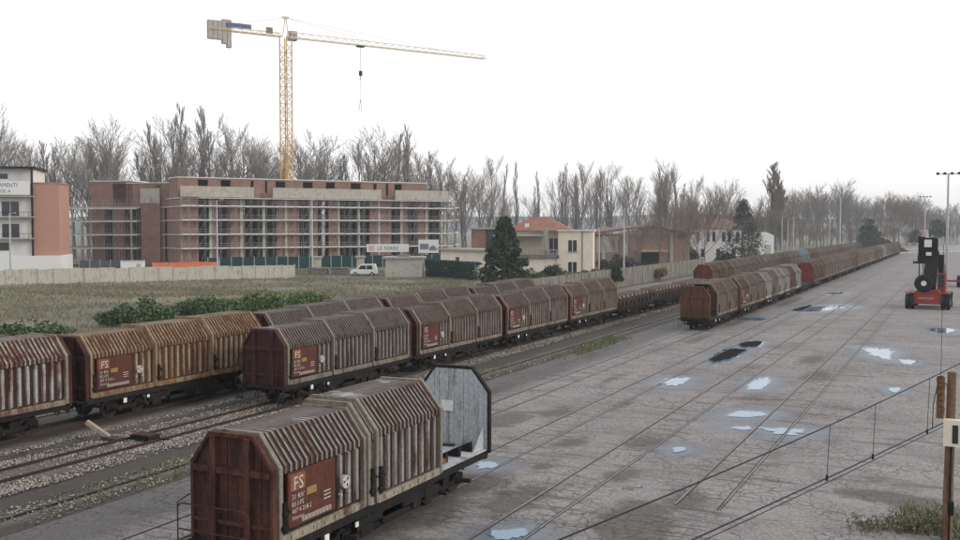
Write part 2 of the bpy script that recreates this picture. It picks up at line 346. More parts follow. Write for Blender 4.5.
def asphalt_mat():
    n = NT('cracked_asphalt'); v = n.coord((1, 1, 1), rand=False)
    aw = n.node('ShaderNodeAttribute', attribute_name='wet').outputs['Fac']; ast = n.node('ShaderNodeAttribute', attribute_name='stain').outputs['Fac']
    big = n.noise(v, 0.11, 5, 0.6); mid = n.noise(v, 0.9, 6, 0.72); fine = n.noise(v, 9, 5, 0.8); grain = n.noise(v, 7.0, 7, 0.85)
    # crazing: voronoi cell borders, warped
    wv = n.node('ShaderNodeVectorMath', operation='ADD'); ns = n.node('ShaderNodeTexNoise'); ns.inputs['Scale'].default_value = 2.2; ns.inputs['Detail'].default_value = 3
    n.l.new(v, ns.inputs['Vector']); sc1 = n.node('ShaderNodeVectorMath', operation='SCALE'); sc1.inputs['Scale'].default_value = 0.55
    n.l.new(ns.outputs['Color'], sc1.inputs[0]); n.l.new(v, wv.inputs[0]); n.l.new(sc1.outputs[0], wv.inputs[1])
    def crack(scale, w):
        vo = n.node('ShaderNodeTexVoronoi', feature='DISTANCE_TO_EDGE'); vo.inputs['Scale'].default_value = scale
        n.l.new(wv.outputs[0], vo.inputs['Vector']); return n.ramp(vo.outputs['Distance'], w, w*0.25)
    c1 = crack(1.9, 0.085); c3 = crack(4.3, 0.14); c2 = crack(0.40, 0.011)
    cm = n.math('MULTIPLY', c1, n.ramp(n.noise(v, 0.22, 3, 0.6), 0.43, 0.56)); cm3 = n.math('MULTIPLY', c3, n.ramp(n.noise(v, 0.35, 3, 0.6), 0.48, 0.60)); cm = n.math('MAXIMUM', cm, n.math('MULTIPLY', cm3, 0.7))
    c2 = n.math('MULTIPLY', c2, n.ramp(n.noise(v, 0.5, 2, 0.5), 0.42, 0.55))
    cracks = n.math('MAXIMUM', n.math('MULTIPLY', cm, 0.62), n.math('MULTIPLY', c2, 0.8))
    base = n.mix(n.ramp(big, 0.32, 0.68), (0.182, 0.172, 0.171), (0.272, 0.258, 0.255))
    base = n.mix(n.math('MULTIPLY', n.ramp(mid, 0.38, 0.68), 0.6), base, (0.298, 0.265, 0.255))
    base = n.mix(n.math('MULTIPLY', n.ramp(fine, 0.46, 0.66), 0.50), base, (0.095, 0.088, 0.085))
    # darker streaks across the buried sleepers of each embedded track
    sp = n.node('ShaderNodeSeparateXYZ'); n.l.new(v, sp.inputs[0]); X = sp.outputs[0]
    st = n.noise(n.coord((0.35, 3.2, 1), rand=False), 1.0, 4, 0.6); band = None
    for t in (TD, TC, TB, TA):
        d = n.math('ABSOLUTE', n.math('SUBTRACT', X, t)); b = n.ramp(d, 2.1, 0.9); band = b if band is None else n.math('MAXIMUM', band, b)
    base = n.mix(n.math('MULTIPLY', n.math('MULTIPLY', n.ramp(st, 0.54, 0.60), band), 0.70), base, (0.07, 0.064, 0.06))
    rot = n.node('ShaderNodeMapping'); rot.inputs['Rotation'].default_value = (0, 0, -0.42); rot.inputs['Scale'].default_value = (0.16, 1.15, 1); n.l.new(v, rot.inputs['Vector'])
    smear = n.math('MULTIPLY', n.ramp(n.noise(rot.outputs[0], 1.0, 6, 0.66), 0.54, 0.64), n.ramp(n.noise(v, 0.10, 3, 0.6), 0.38, 0.54))
    base = n.mix(n.math('MULTIPLY', smear, 0.78), base, (0.085, 0.078, 0.074))
    # darker newer strip towards the ballast
    strip = n.math('MULTIPLY', n.ramp(n.math('ADD', X, n.math('MULTIPLY', mid, 0.8)), -22.3, -23.6), 0.75)
    base = n.mix(strip, base, (0.080, 0.076, 0.075))
    sm = n.ramp(n.math('ADD', n.math('MULTIPLY', mid, 0.75), n.math('MULTIPLY', ast, 0.62)), 0.60, 0.76)
    base = n.mix(n.math('MULTIPLY', sm, 0.72), base, (0.066, 0.058, 0.052))
    moss = n.math('MULTIPLY', n.ramp(X, -1.9, -0.2), n.ramp(sp.outputs[1], 38.6, 36.4)); moss = n.math('MULTIPLY', moss, n.ramp(mid, 0.42, 0.6))
    base = n.mix(n.math('MULTIPLY', moss, 0.7), base, (0.06, 0.075, 0.03))
    gm = n.node('ShaderNodeMix', data_type='RGBA', blend_type='MULTIPLY'); gm.inputs['Factor'].default_value = 1
    n.l.new(base, gm.inputs['A']); n.l.new(n.mix(n.ramp(grain, 0.36, 0.64), (0.58, 0.565, 0.555), (1.36, 1.345, 1.335)), gm.inputs['B']); base = gm.outputs['Result']
    base = n.mix(cracks, base, (0.035, 0.031, 0.029))
    wm = n.math('MULTIPLY', aw, n.ramp(n.math('ADD', n.math('MULTIPLY', mid, 0.6), n.math('MULTIPLY', aw, 0.5)), 0.42, 0.60))
    base = n.mix(n.math('MULTIPLY', wm, 0.80), base, (0.058, 0.080, 0.108))  # damp tone, its blue tint painting in reflected sky
    n.col(base); n.rough(n.math('SUBTRACT', 0.88, n.math('MULTIPLY', wm, 0.52)))
    n.b.inputs['Specular IOR Level'].default_value = 0.35
    h = n.math('SUBTRACT', n.math('MULTIPLY', fine, 0.5), n.math('MULTIPLY', cracks, 1.0)); n.bump(h, 0.5, 0.012); return n.mat
me = fast_mesh('asphalt_yard', np.column_stack([P2, zz]), fa, 4, [asphalt_mat()])
for nm, arr in (('wet', wet), ('stain', stain_and_shade)):
    at = me.attributes.new(nm, 'FLOAT', 'POINT'); at.data.foreach_set('value', arr.astype(np.float32))
yard = put('asphalt_yard', me); yard['kind'] = 'structure'

def water_mat():
    n = NT('puddle_water'); n.col((0.10, 0.19, 0.27)); n.rough(0.03); n.b.inputs['IOR'].default_value = 1.36  # blue base colour paints reflected sky into the water
    n.b.inputs['Specular IOR Level'].default_value = 0.75
    dp = n.node('ShaderNodeAttribute', attribute_name='depth').outputs['Fac']; w = n.noise(n.coord((1, 1, 1), rand=False), 2.3, 5, 0.65)
    n.l.new(n.ramp(n.math('ADD', dp, n.math('MULTIPLY', n.math('SUBTRACT', w, 0.5), 1.7)), 0.22, 0.55), n.b.inputs['Alpha'])
    return n.mat
M['water'] = water_mat(); M['tar'] = plain('black_tar', (0.014, 0.014, 0.015), 0.95, 0.3, 4); M['tar'].node_tree.nodes['Principled BSDF'].inputs['Specular IOR Level'].default_value = 0.03
def flat(name, poly, z, mat):
    mb = MB(); c = (sum(p[0] for p in poly)/len(poly), sum(p[1] for p in poly)/len(poly)); n = len(poly)
    ring = lambda k: [(c[0]+(x-c[0])*k, c[1]+(y-c[1])*k, z) for x, y in poly]
    mb.add([(c[0], c[1], z)] + ring(.62) + ring(1.12 if name == 'puddle' else 1.0), [(0, i+1, (i+1) % n+1) for i in range(n)] + [(i+1, n+i+1, n+(i+1) % n+1, (i+1) % n+1) for i in range(n)])
    o = mb.build(name, mat); a = o.data.attributes.new('depth', 'FLOAT', 'POINT'); a.data.foreach_set('value', [1.0]*(n+1)+[0.0]*n); return o
for k, poly in PUD.items(): flat('puddle', [(c_[0]+(x-c_[0])*.92, c_[1]+(y-c_[1])*.92) for c_ in (np.mean(poly, 0),) for x, y in poly], 0.006, M['water'])['kind'] = 'structure'
for k, poly in DARK.items():
    flat('tar_patch', poly, 0.010, M['tar'])['kind'] = 'structure'  # matte black shape laid over a slightly larger puddle
    c = np.mean(poly, 0); flat('puddle', [((x-c[0])*1.22+c[0]+0.12, (y-c[1])*1.12+c[1]-0.5) for x, y in poly], 0.004, M['water'])['kind'] = 'structure'

# --- ballast bed under the two left trains and the half-buried siding beside them
def ballast_mat():
    n = NT('ballast_and_dirt'); v = n.coord((1, 1, 1), rand=False); sp = n.node('ShaderNodeSeparateXYZ'); n.l.new(v, sp.inputs[0])
    a = n.noise(v, 7.0, 5, 0.75); b = n.noise(v, 0.5, 5, 0.6)
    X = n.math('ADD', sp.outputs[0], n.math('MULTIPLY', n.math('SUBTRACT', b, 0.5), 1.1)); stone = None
    for c, w in ((T2, 1.9), (-35.8, 0.5), (-27.9, 0.55)):  # no pale stone under the outer train: its shade is painted as dark bed
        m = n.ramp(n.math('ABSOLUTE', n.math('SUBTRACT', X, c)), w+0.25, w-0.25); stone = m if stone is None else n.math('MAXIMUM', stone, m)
    dirt_and_shade = n.mix(n.ramp(a, 0.35, 0.7), (0.030, 0.026, 0.023), (0.075, 0.064, 0.054))
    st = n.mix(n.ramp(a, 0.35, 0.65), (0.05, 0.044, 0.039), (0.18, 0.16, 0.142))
    n.col(n.mix(n.math('MULTIPLY', stone, 0.85), dirt_and_shade, st)); n.rough(0.95); n.bump(a, 0.9, 0.05); return n.mat
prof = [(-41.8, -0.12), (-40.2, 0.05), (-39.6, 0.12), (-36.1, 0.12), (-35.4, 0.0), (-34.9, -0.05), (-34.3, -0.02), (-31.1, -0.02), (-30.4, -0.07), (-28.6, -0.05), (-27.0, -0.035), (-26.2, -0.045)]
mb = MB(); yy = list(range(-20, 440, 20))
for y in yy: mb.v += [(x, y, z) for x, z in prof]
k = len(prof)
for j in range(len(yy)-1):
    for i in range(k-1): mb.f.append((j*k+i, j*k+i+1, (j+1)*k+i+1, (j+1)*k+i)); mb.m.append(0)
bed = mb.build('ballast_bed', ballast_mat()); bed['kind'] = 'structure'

def stones(name, zones, size, mat, label, seed):
    rng = np.random.default_rng(seed); V = []; 
    for x0, x1, y0, y1, n, z in zones:
        px = rng.uniform(x0, x1, n); py = y0 + (y1-y0)*rng.uniform(0, 1, n)**1.5
        edge = np.array([0.5+0.5*mnoise.noise(Vector((a*0.9, b*0.35, seed))) for a, b in zip(px, py)]); kp = rng.uniform(0, 1, n) < np.clip((edge-0.25)*2.2, 0.05, 1)
        V.append(np.column_stack([px[kp], py[kp], np.full(kp.sum(), z)]))
    c = np.concatenate(V); n = len(c); r = size*rng.uniform(0.5, 1.25, (n, 1))*(1+0.004*np.clip(c[:, 1:2]-30, 0, 80))
    base = np.array([(1, 0, 0), (0, 1, 0), (-1, 0, 0), (0, -1, 0), (0, 0, 0.75), (0, 0, -0.6)])
    a = rng.uniform(0, 6.28, n); ca, sa = np.cos(a), np.sin(a)
    p = base[None]*(rng.uniform(0.65, 1.3, (n, 6, 1)))*r[:, None]
    q = p.copy(); q[..., 0] = p[..., 0]*ca[:, None]-p[..., 1]*sa[:, None]; q[..., 1] = p[..., 0]*sa[:, None]+p[..., 1]*ca[:, None]
    v = (q + c[:, None]).reshape(-1, 3)
    f = np.array([(0, 1, 4), (1, 2, 4), (2, 3, 4), (3, 0, 4), (1, 0, 5), (2, 1, 5), (3, 2, 5), (0, 3, 5)])
    o = put(name, fast_mesh(name, v, (np.arange(n)[:, None, None]*6+f[None]).reshape(-1, 3), 3, [mat])); tag(o, label, 'gravel', kind='stuff'); return o
M['stone'] = leaf_mat('ballast_stone', (0.065, 0.055, 0.045), (0.43, 0.38, 0.325)); M['stone'].node_tree.nodes['Principled BSDF'].inputs['Roughness'].default_value = 0.95
stones('ballast_stones', [(-31.75, -30.2, 18, 78, 16000, 0.0), (-33.3, -32.05, 18, 46, 8000, 0.0), (-34.8, -33.65, 18, 60, 8000, 0.0), (-36.2, -35.3, 24, 60, 4200, 0.07),
                          (-28.9, -27.75, 18, 60, 2600, -0.02), (-27.6, -26.5, 18, 80, 2200, -0.01), (-31.6, -30.4, 78, 150, 4500, 0.0)], 0.052, M['stone'],
       'pale grey ballast stones heaped along the rails of the left tracks', 5)

# --- tracks
def rail_prof(w=1.0): return [(-.07, -.16), (.07, -.16), (.07, -.145), (.012, -.12), (.012, -.045), (.036, -.03), (.036, 0), (-.036, 0), (-.036, -.03), (-.012, -.045), (-.012, -.12), (-.07, -.145)]
def ballasted_track(x, z, y0, y1, label, nsl):
    t = empty('railway_track', (x, 0, z))
    for s in (-1, 1):
        mb = MB(); mb.prism([(s*0.7525+p[0]*1.15, p[1]) for p in rail_prof()], y0, y1, 'y'); mb.build('rail', M['rail'], t)
    sm = MB().box(-1.25, 1.25, -.12, .12, -.30, -.135).mesh('sleeper', [M['sleeper']])
    for i in range(nsl): put('sleeper', sm, t, (0, 20+i*0.65, 0))
    tag(t, label, 'railway track'); return t
ballasted_track(T2, Z2, -10, 430, 'ballasted track with rusty rails under the train with coil flats', 60)
ballasted_track(T1, Z1, -10, 430, 'ballasted track under the outermost left train beside the field', 0)
t = empty('railway_track', (T5, 0, 0)); 
for s, z in ((-1, 0.03), (1, -0.02)):
    MB().prism([(s*0.7525+p[0]*1.15, p[1]) for p in rail_prof()], -10, 120, 'y').build('rail', M['rail'], t, (0, 0, z))
tag(t, 'half buried siding along the edge of the dark asphalt strip', 'railway track')
def embedded_track(x, y0, y1, label):
    t = empty('railway_track', (x, 0, 0))
    for s in (-1, 1):
        MB().box(s*0.7525-.036, s*0.7525+.036, y0 + (0.8 if s > 0 else 0), y1, -0.06, 0.012).build('rail', M['rail_worn'], t)
        a, b = (s*0.7525-s*.036, s*0.7525-s*.085); MB().box(min(a, b), max(a, b), y0, y1, -0.06, 0.006).build('flangeway', M['groove'], t)
        a, b = (s*0.7525+s*.036, s*0.7525+s*.052); MB().box(min(a, b), max(a, b), y0, y1, -0.06, 0.006).build('joint_gap', M['groove'], t)
    tag(t, label, 'railway track'); return t
embedded_track(TD, 33.2, 330, 'rails sunk in the asphalt, rightmost track of the yard')
embedded_track(TC, 5, 158, 'rails sunk in the asphalt, second track from the right')
embedded_track(TB, 5, 420, 'rails sunk in the asphalt under the open foreground wagon')
embedded_track(TA, 5, 420, 'rails sunk in the asphalt under the long right-hand train')
# pale gravel where the tracks fan out at the far end of the yard
M['gravel_pale'] = plain('pale_gravel', (0.40, 0.37, 0.34), 0.95, 0.25, 0.8)
for pts in ([(-40, 438), (-40, 452), (-2, 500), (8, 500), (8, 488)], [(-27, 385), (-27, 392), (-8, 436), (6, 480), (9, 480), (-2, 425)], [(-30, 505), (-30, 530), (8, 560), (8, 535)]):
    sheet('gravel_path', pts, 0.03, M['gravel_pale'])

# ------------------------------------------------------------------ telescopic hood wagons
HL = 4.17; HY = (-6.25, -2.085, 2.08)          # hood length, start of each hood (closed)
SZ = [(1.36, 3.22, 0.73, 4.04), (1.425, 3.31, 0.755, 4.175), (1.49, 3.38, 0.78, 4.25)]   # half width, eave z, half top, top z
ZB = 1.28
PITCH = 0.232
def hood_mesh(s, ribs=False):
    w, ze, wt, zt = SZ[s]; mb = MB()
    sec = [(w, ze-.17), (w, ze), (wt, zt), (0, zt+.02), (-wt, zt), (-w, ze), (-w, ze-.17)]
    st = []; y = 0.12
    while y < HL-0.12-0.05:
        e = min(y+PITCH, HL-0.12)
        st += [(y, 0), (y+.112, 0), (y+.13, 1), (y+.212, 1)] if e-y > .22 else [(y, 0)]; y += PITCH
    st.append((HL-.12, 0)); n = len(sec); b = len(mb.v)
    for y, o in st:
        for i, (x, z) in enumerate(sec):
            sg = 1 if x > 0 else (-1 if x < 0 else 0); k = .05*o if i in (0, 1, 5, 6) else (.045*o if i in (2, 4) else .010*o)
            mb.v.append((x+sg*k*.8, y, z+(k*.6 if i not in (0, 6) else 0)))
    for j in range(len(st)-1):
        for i in range(n-1):
            crest = st[j][1] and st[j+1][1]
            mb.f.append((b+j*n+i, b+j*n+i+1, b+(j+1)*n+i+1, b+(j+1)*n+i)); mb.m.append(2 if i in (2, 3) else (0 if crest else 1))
    for sg in (1, -1):                                     # side sheet behind the stakes
        x = sg*(w-.10); mb.box(min(x, x-sg*.03), max(x, x-sg*.03), .1, HL-.1, ZB, ze-.05, 3)
        if ribs:
            for y in RIBY: mb.box(min(sg*(w-.10), sg*w), max(sg*(w-.10), sg*w), y-.09, y+.09, ZB+.16, ze-.2, 0)
            a, c = sorted((sg*(w-.06), sg*(w+.03))); mb.box(a, c, .05, HL-.05, ZB-.08, ZB+.15, 0)
    if ribs:
        for y in (0, HL-.13): arch(mb, s, y, .13, 4)
    return mb
def arch(mb, s, y, d, m=0):
    w, ze, wt, zt = SZ[s]; o = .055
    outer = [(w+o, ZB-.05), (w+o, ze+.02), (wt+o*.6, zt+o+.01), (-wt-o*.6, zt+o+.01), (-w-o, ze+.02), (-w-o, ZB-.05)]
    inner = [(w-.10, ZB-.05), (w-.10, ze-.04), (wt-.03, zt-.08), (-wt+.03, zt-.08), (-w+.10, ze-.04), (-w+.10, ZB-.05)]
    for i in range(5):
        mb.prism([outer[i], outer[i+1], inner[i+1], inner[i]], y, y+d, 'y', m)
RIBY = [0.40+0.42*i for i in range(9)]
def rib_mesh(s):
    w, ze, _, _ = SZ[s]; mb = MB(); z0, z1 = ZB+.16, ze-.2
    v = []
    for z, k in ((z0, .0), (z0+.06, .10), (z1-.06, .10), (z1, .0)):
        v += [(0, -.095, z), (k*.85, -.07, z), (k*.85, .07, z), (0, .095, z)]
    f = []
    for j in range(3):
        for i in range(3): f.append((j*4+i, j*4+i+1, (j+1)*4+i+1, (j+1)*4+i))
    mb.add(v, f); return mb
DUM = M['white_paint']
ME = {}
for s in range(3):
    ME['hood', s] = hood_mesh(s).mesh('hood', [DUM]*4); ME['hoodfar', s] = hood_mesh(s, True).mesh('hood', [DUM]*5)
    ME['rib', s] = rib_mesh(s).mesh('rib', [DUM])
    mb = MB(); arch(mb, s, 0, .15); ME['arch', s] = mb.mesh('arch_frame', [DUM])
    w = SZ[s][0]; mb = MB().box(w-.06, w+.035, .16, HL-.16, ZB-.09, ZB+.14)
    for y in [0.5+0.5*i for i in range(7)]: mb.box(w+.035, w+.06, y, y+.3, ZB-.03, ZB+.09)
    ME['brail', s] = mb.mesh('bottom_rail', [DUM])
# end walls: near end (small) and far end (large)
def end_wall(s, d):
    w, ze, wt, zt = SZ[s]; w -= .03; mb = MB(); zt += .03; z0 = 1.12
    x = -w; n = 14; 
    def top(x):
        a = abs(x); return zt-.03 if a <= wt else (zt-.03)-(a-wt)/(w-wt)*(zt-ze)
    for i in range(n):                                       # boards, joints between them
        a, b = -w+.02+i*(2*w-.04)/n, -w+.02+(i+1)*(2*w-.04)/n-.012
        k = .010*((i*7) % 3)
        mb.prism([(a, z0), (b, z0), (b, top(b)), (a, top(a))], -.03-k, -.012, 'y', 0); mb.prism([(a, z0), (b, z0), (b, top(b)), (a, top(a))], .012, .024+k, 'y', 3)
    mb.prism([(-w, z0), (w, z0), (w, ze-.03), (wt, zt-.05), (-wt, zt-.05), (-w, ze-.03)], -.012, .012, 'y', 3)
    return mb.mesh('end_wall', [DUM]*4)
def end_frame(s):
    w, ze, wt, zt = SZ[s]; mb = MB(); o = [(w, 1.1), (w, ze), (wt, zt+.02), (-wt, zt+.02), (-w, ze), (-w, 1.1)]; q = .09
    i_ = [(w-q, 1.1), (w-q, ze-.04), (wt-.03, zt-q), (-wt+.03, zt-q), (-w+q, ze-.04), (-w+q, 1.1)]
    for i in range(5): mb.prism([o[i], o[i+1], i_[i+1], i_[i]], -.14, .045, 'y')
    return mb.mesh('end_frame', [DUM])
for s in (0, 2):
    ME['endwall', s] = end_wall(s, 1); ME['endframe', s] = end_frame(s)
    w, ze, wt, zt = SZ[s]
    ME['endpost', s] = MB().box(-.085, .085, -.20, -.03, 1.1, zt-.07).mesh('post', [DUM])
    mb = MB(); mb.box(-w+.09, w-.09, -.17, -.035, ze-.24, ze-.08); ME['endbeam', s] = mb.mesh('cross_beam', [DUM])
    mb = MB(); mb.box(-w+.09, w-.09, -.12, -.035, 1.62, 1.72); ME['endlow', s] = mb.mesh('lower_beam', [DUM])
# underframe
mb = MB()
for s in (-1, 1):
    mb.box(s*1.33-.04, s*1.33+.04, -6.35, 6.35, .93, 1.19); mb.box(s*1.28-.10, s*1.28+.10, -6.35, 6.35, 1.15, 1.195)
    mb.prism([(-2.6, .94), (-1.9, .56), (1.9, .56), (2.6, .94)], s*1.24-.03, s*1.24+.03, 'x'); mb.beam((s*1.12, -2.5, .42), (s*1.12, 2.5, .42), .07); mb.box(s*1.12-.15, s*1.12+.15, -.9, .3, .36, .74); mb.box(s*1.15-.1, s*1.15+.1, 1.0, 1.5, .34, .7); mb.box(s*1.3-.02, s*1.3+.02, -2.2, -1.6, .28, .62)
    for y in (-4.5, -1.5, 0, 1.5, 4.5): mb.box(s*1.0-.3, s*1.0+.3, y-.05, y+.05, .85, 1.1)
    mb.box(s*1.18-.12, s*1.18+.12, 1.7, 2.6, .45, .8); mb.box(s*1.2-.1, s*1.2+.1, -2.4, -1.8, .5, .85)
mb.box(-.18, .18, -6.4, 6.4, .75, 1.1)
mb.box(-1.3, 1.3, -6.45, -6.25, .85, 1.18); mb.box(-1.3, 1.3, 6.25, 6.45, .85, 1.18)
mb.tube([(-.5, -.8, .7), (-.5, .8, .7)], .2, 10)
ME['underframe'] = mb.mesh('underframe', [DUM])
mb = MB().box(-1.38, 1.38, -6.2, 6.2, 1.195, 1.245); 
ME['floor'] = mb.mesh('floor', [DUM])
# load bed fittings (only seen where a hood is slid open): cradles across the floor
mb = MB()
for y in (2.7, 3.7, 4.7, 5.6):
    for s in (-1, 1): mb.prism([(s*.25, 1.25), (s*1.05, 1.25), (s*1.05, 1.62)], y-.09, y+.09, 'y')
ME['cradle'] = mb.mesh('coil_cradle', [DUM])
# bogie
mb = MB()
for s in (-1, 1):
    mb.prism([(-1.25, .42), (-1.25, .66), (-.75, .72), (-.45, .52), (.45, .52), (.75, .72), (1.25, .66), (1.25, .42), (.9, .40), (.6, .34), (-.6, .34), (-.9, .40)], s*1.0-.06, s*1.0+.06, 'x')
    for y in (-.9, .9):
        mb.box(s*1.0-.13, s*1.0+.13, y-.16, y+.16, .33, .58)
        for q in (-.27, .27): mb.tube([(s*1.02, y+q, .38), (s*1.02, y+q, .66)], .075, 7)
mb.box(-1.05, 1.05, -.22, .22, .5, .8); mb.box(-1.0, 1.0, -1.25, -1.15, .5, .62); mb.box(-1.0, 1.0, 1.15, 1.25, .5, .62)
ME['bogie'] = mb.mesh('bogie', [DUM])
mb = MB(); mb.tube([(-.068, 0, 0), (.068, 0, 0)], .455, 20); mb.tube([(-.10, 0, 0), (-.068, 0, 0)], .485, 20); mb.tube([(.068, 0, 0), (.10, 0, 0)], .14, 10); mb.tube([(-.8, 0, 0), (-.1, 0, 0)], .08, 8)
ME['wheel'] = mb.mesh('wheel', [DUM])
# buffer
mb = MB(); mb.tube([(0, 0, 0), (0, -.28, 0)], .11, 10); mb.tube([(0, -.28, 0), (0, -.36, 0)], .06, 8); mb.tube([(0, -.36, 0), (0, -.40, 0)], .22, 14); mb.box(-.2, .2, 0, .03, -.2, .2)
ME['buffer'] = mb.mesh('buffer', [DUM])
mb = MB(); mb.beam((0, 0, 1.0), (0, -.3, 1.0), .08, .1); mb.tube([(0, -.3, 1.0), (0, -.34, .8), (0, -.30, .55)], .035, 6); mb.tube([(.3, 0, .95), (.32, -.2, .7), (.36, -.1, .5)], .025, 6); mb.tube([(-.3, 0, .95), (-.32, -.2, .7), (-.36, -.1, .5)], .025, 6)
ME['coupling'] = mb.mesh('coupling', [DUM])
# end platform: hand rails, steps
mb = MB(); r = .022
mb.tube([(-1.42, -.05, 1.15), (-1.42, -.55, 1.15), (-1.42, -.55, 2.2), (-1.42, -.1, 2.3)], r, 5)
mb.tube([(-1.42, -.55, 2.05), (-1.3, -.58, 2.2), (.75, -.58, 2.2), (.95, -.58, 2.1), (.95, -.58, 1.12)], r, 5)
mb.tube([(-1.42, -.56, 1.5), (.95, -.57, 1.5)], r, 5); mb.tube([(-.35, -.575, 2.2), (-.35, -.575, 1.12)], r, 5)
ME['handrail'] = mb.mesh('handrail', [DUM])
mb = MB(); mb.box(-1.42, 1.38, -.60, -.10, 1.06, 1.11)
for s in (-1, 1): mb.box(s*1.3-.16, s*1.3+.16, -.55, -.25, .45, .49); mb.beam((s*1.3-.14, -.4, .45), (s*1.3-.14, -.4, 1.06), .03); mb.beam((s*1.3+.14, -.4, .45), (s*1.3+.14, -.4, 1.06), .03)
ME['platform'] = mb.mesh('end_platform', [DUM])
# flat print on the first hood: panel, lettering, table, emblem
w = SZ[0][0]
mb = MB(); mb.prism([(.40, 1.55), (2.55, 1.55), (2.55, ze-.0 if False else 3.02), (.40, 3.02)], w-.05, w+.028, 'x'); ME['panel'] = mb.mesh('marking_panel', [DUM])
def side_M(y, z, x): return Matrix(((0, 0, 1, x), (1, 0, 0, y), (0, 1, 0, z), (0, 0, 0, 1)))
mb = MB(); xx = w+.033
add_text(mb, 'FS', .50, side_M(.62, 2.52, xx), 0); 
add_text(mb, '31 RIV', .20, side_M(.55, 2.27, xx), 0); add_text(mb, '83 I-FS', .19, side_M(.55, 2.08, xx), 0)
add_text(mb, '467 4 218-2', .18, side_M(.55, 1.90, xx), 0); add_text(mb, 'Shimmns', .15, side_M(.55, 1.73, xx), 0)
for i in range(5):                                            # load table: thin ruled lines
    mb.add([(xx, 1.0, 1.60+i*.03), (xx, 2.35, 1.60+i*.03), (xx, 2.35, 1.612+i*.03), (xx, 1.0, 1.612+i*.03)], [(0, 1, 2, 3)], 0)
for i in range(9): y = 1.0+i*.165; mb.add([(xx+.001, y, 1.6), (xx+.001, y+.02, 1.6), (xx+.001, y+.02, 1.73), (xx+.001, y, 1.73)], [(0, 1, 2, 3)], 0)
for y, z in ((2.0, 2.05), (2.0, 1.95), (2.0, 2.15)): mb.add([(xx, y, z), (xx, y+.32, z), (xx, y+.32, z+.03), (xx, y, z+.03)], [(0, 1, 2, 3)], 0)
ME['lettering'] = mb.mesh('lettering', [DUM])
mb = MB(); mb.add([(xx-.002, .50, 2.50), (xx-.002, 1.15, 2.50), (xx-.002, 1.15, 2.95), (xx-.002, .50, 2.95)], [(0, 1, 2, 3)]); mb.add([(xx-.002, 1.22, 2.26), (xx-.002, 1.66, 2.26), (xx-.002, 1.66, 2.46), (xx-.002, 1.22, 2.46)], [(0, 1, 2, 3)], 1)
ME['logo'] = mb.mesh('logo', [DUM]*2)
mb = MB(); n = 18; q = .19; c = (3.05, 2.2)
mb.prism([(c[0]+q*math.cos(i*2*math.pi/n), c[1]+q*math.sin(i*2*math.pi/n)) for i in range(n)], w-.04, w+.075, 'x')
for a in (.6, 2.7, 4.8):
    mb.add([(w+.078, c[0]+.15*math.cos(a+d)*k, c[1]+.15*math.sin(a+d)*k) for d, k in ((0, 1), (.7, 1), (.35, .15))], [(0, 1, 2)], 1)
mb.box(w-.04, w+.065, 2.8, 2.86, 1.84, 1.9); mb.box(w-.04, w+.065, 3.2, 3.26, 1.84, 1.9)
ME['emblem'] = mb.mesh('emblem', [DUM]*2)
mb = MB()
for y in (.12, .2): mb.box(w+.02, w+.12, y, y+.05, 1.5, 2.3)
mb.beam((w+.06, .1, 2.3), (w+.12, .4, 2.0), .04); mb.beam((w+.06, .05, 1.6), (w+.1, .45, 1.55), .04); mb.box(w+.03, w+.14, .1, .32, 1.98, 2.06); mb.box(w+.03, w+.14, .05, .3, 1.62, 1.7)
ME['latch'] = mb.mesh('latch', [DUM])
mb = MB(); mb.box(1.36, 1.39, -4.15, -3.95, .70, .92); mb.box(1.36, 1.39, -2.6, -2.45, .72, .86)
ME['plate'] = mb.mesh('label_plate', [DUM])

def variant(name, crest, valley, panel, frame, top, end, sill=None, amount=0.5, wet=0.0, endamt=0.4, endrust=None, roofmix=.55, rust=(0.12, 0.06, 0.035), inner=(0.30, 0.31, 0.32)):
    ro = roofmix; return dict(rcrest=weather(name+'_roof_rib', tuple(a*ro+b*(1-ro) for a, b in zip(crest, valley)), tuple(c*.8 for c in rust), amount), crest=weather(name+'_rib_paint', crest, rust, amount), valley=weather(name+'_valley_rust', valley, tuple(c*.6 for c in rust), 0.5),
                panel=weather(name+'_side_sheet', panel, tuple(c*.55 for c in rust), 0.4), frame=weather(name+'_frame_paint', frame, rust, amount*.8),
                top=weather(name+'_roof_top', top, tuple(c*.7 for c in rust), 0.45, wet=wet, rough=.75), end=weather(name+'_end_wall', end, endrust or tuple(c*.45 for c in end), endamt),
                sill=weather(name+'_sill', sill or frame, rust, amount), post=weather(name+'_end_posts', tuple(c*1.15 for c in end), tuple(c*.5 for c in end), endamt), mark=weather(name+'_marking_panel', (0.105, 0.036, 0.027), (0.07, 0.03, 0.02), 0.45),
                inner=weather(name+'_inner_face', inner, (0.20, 0.17, 0.15), 0.35))
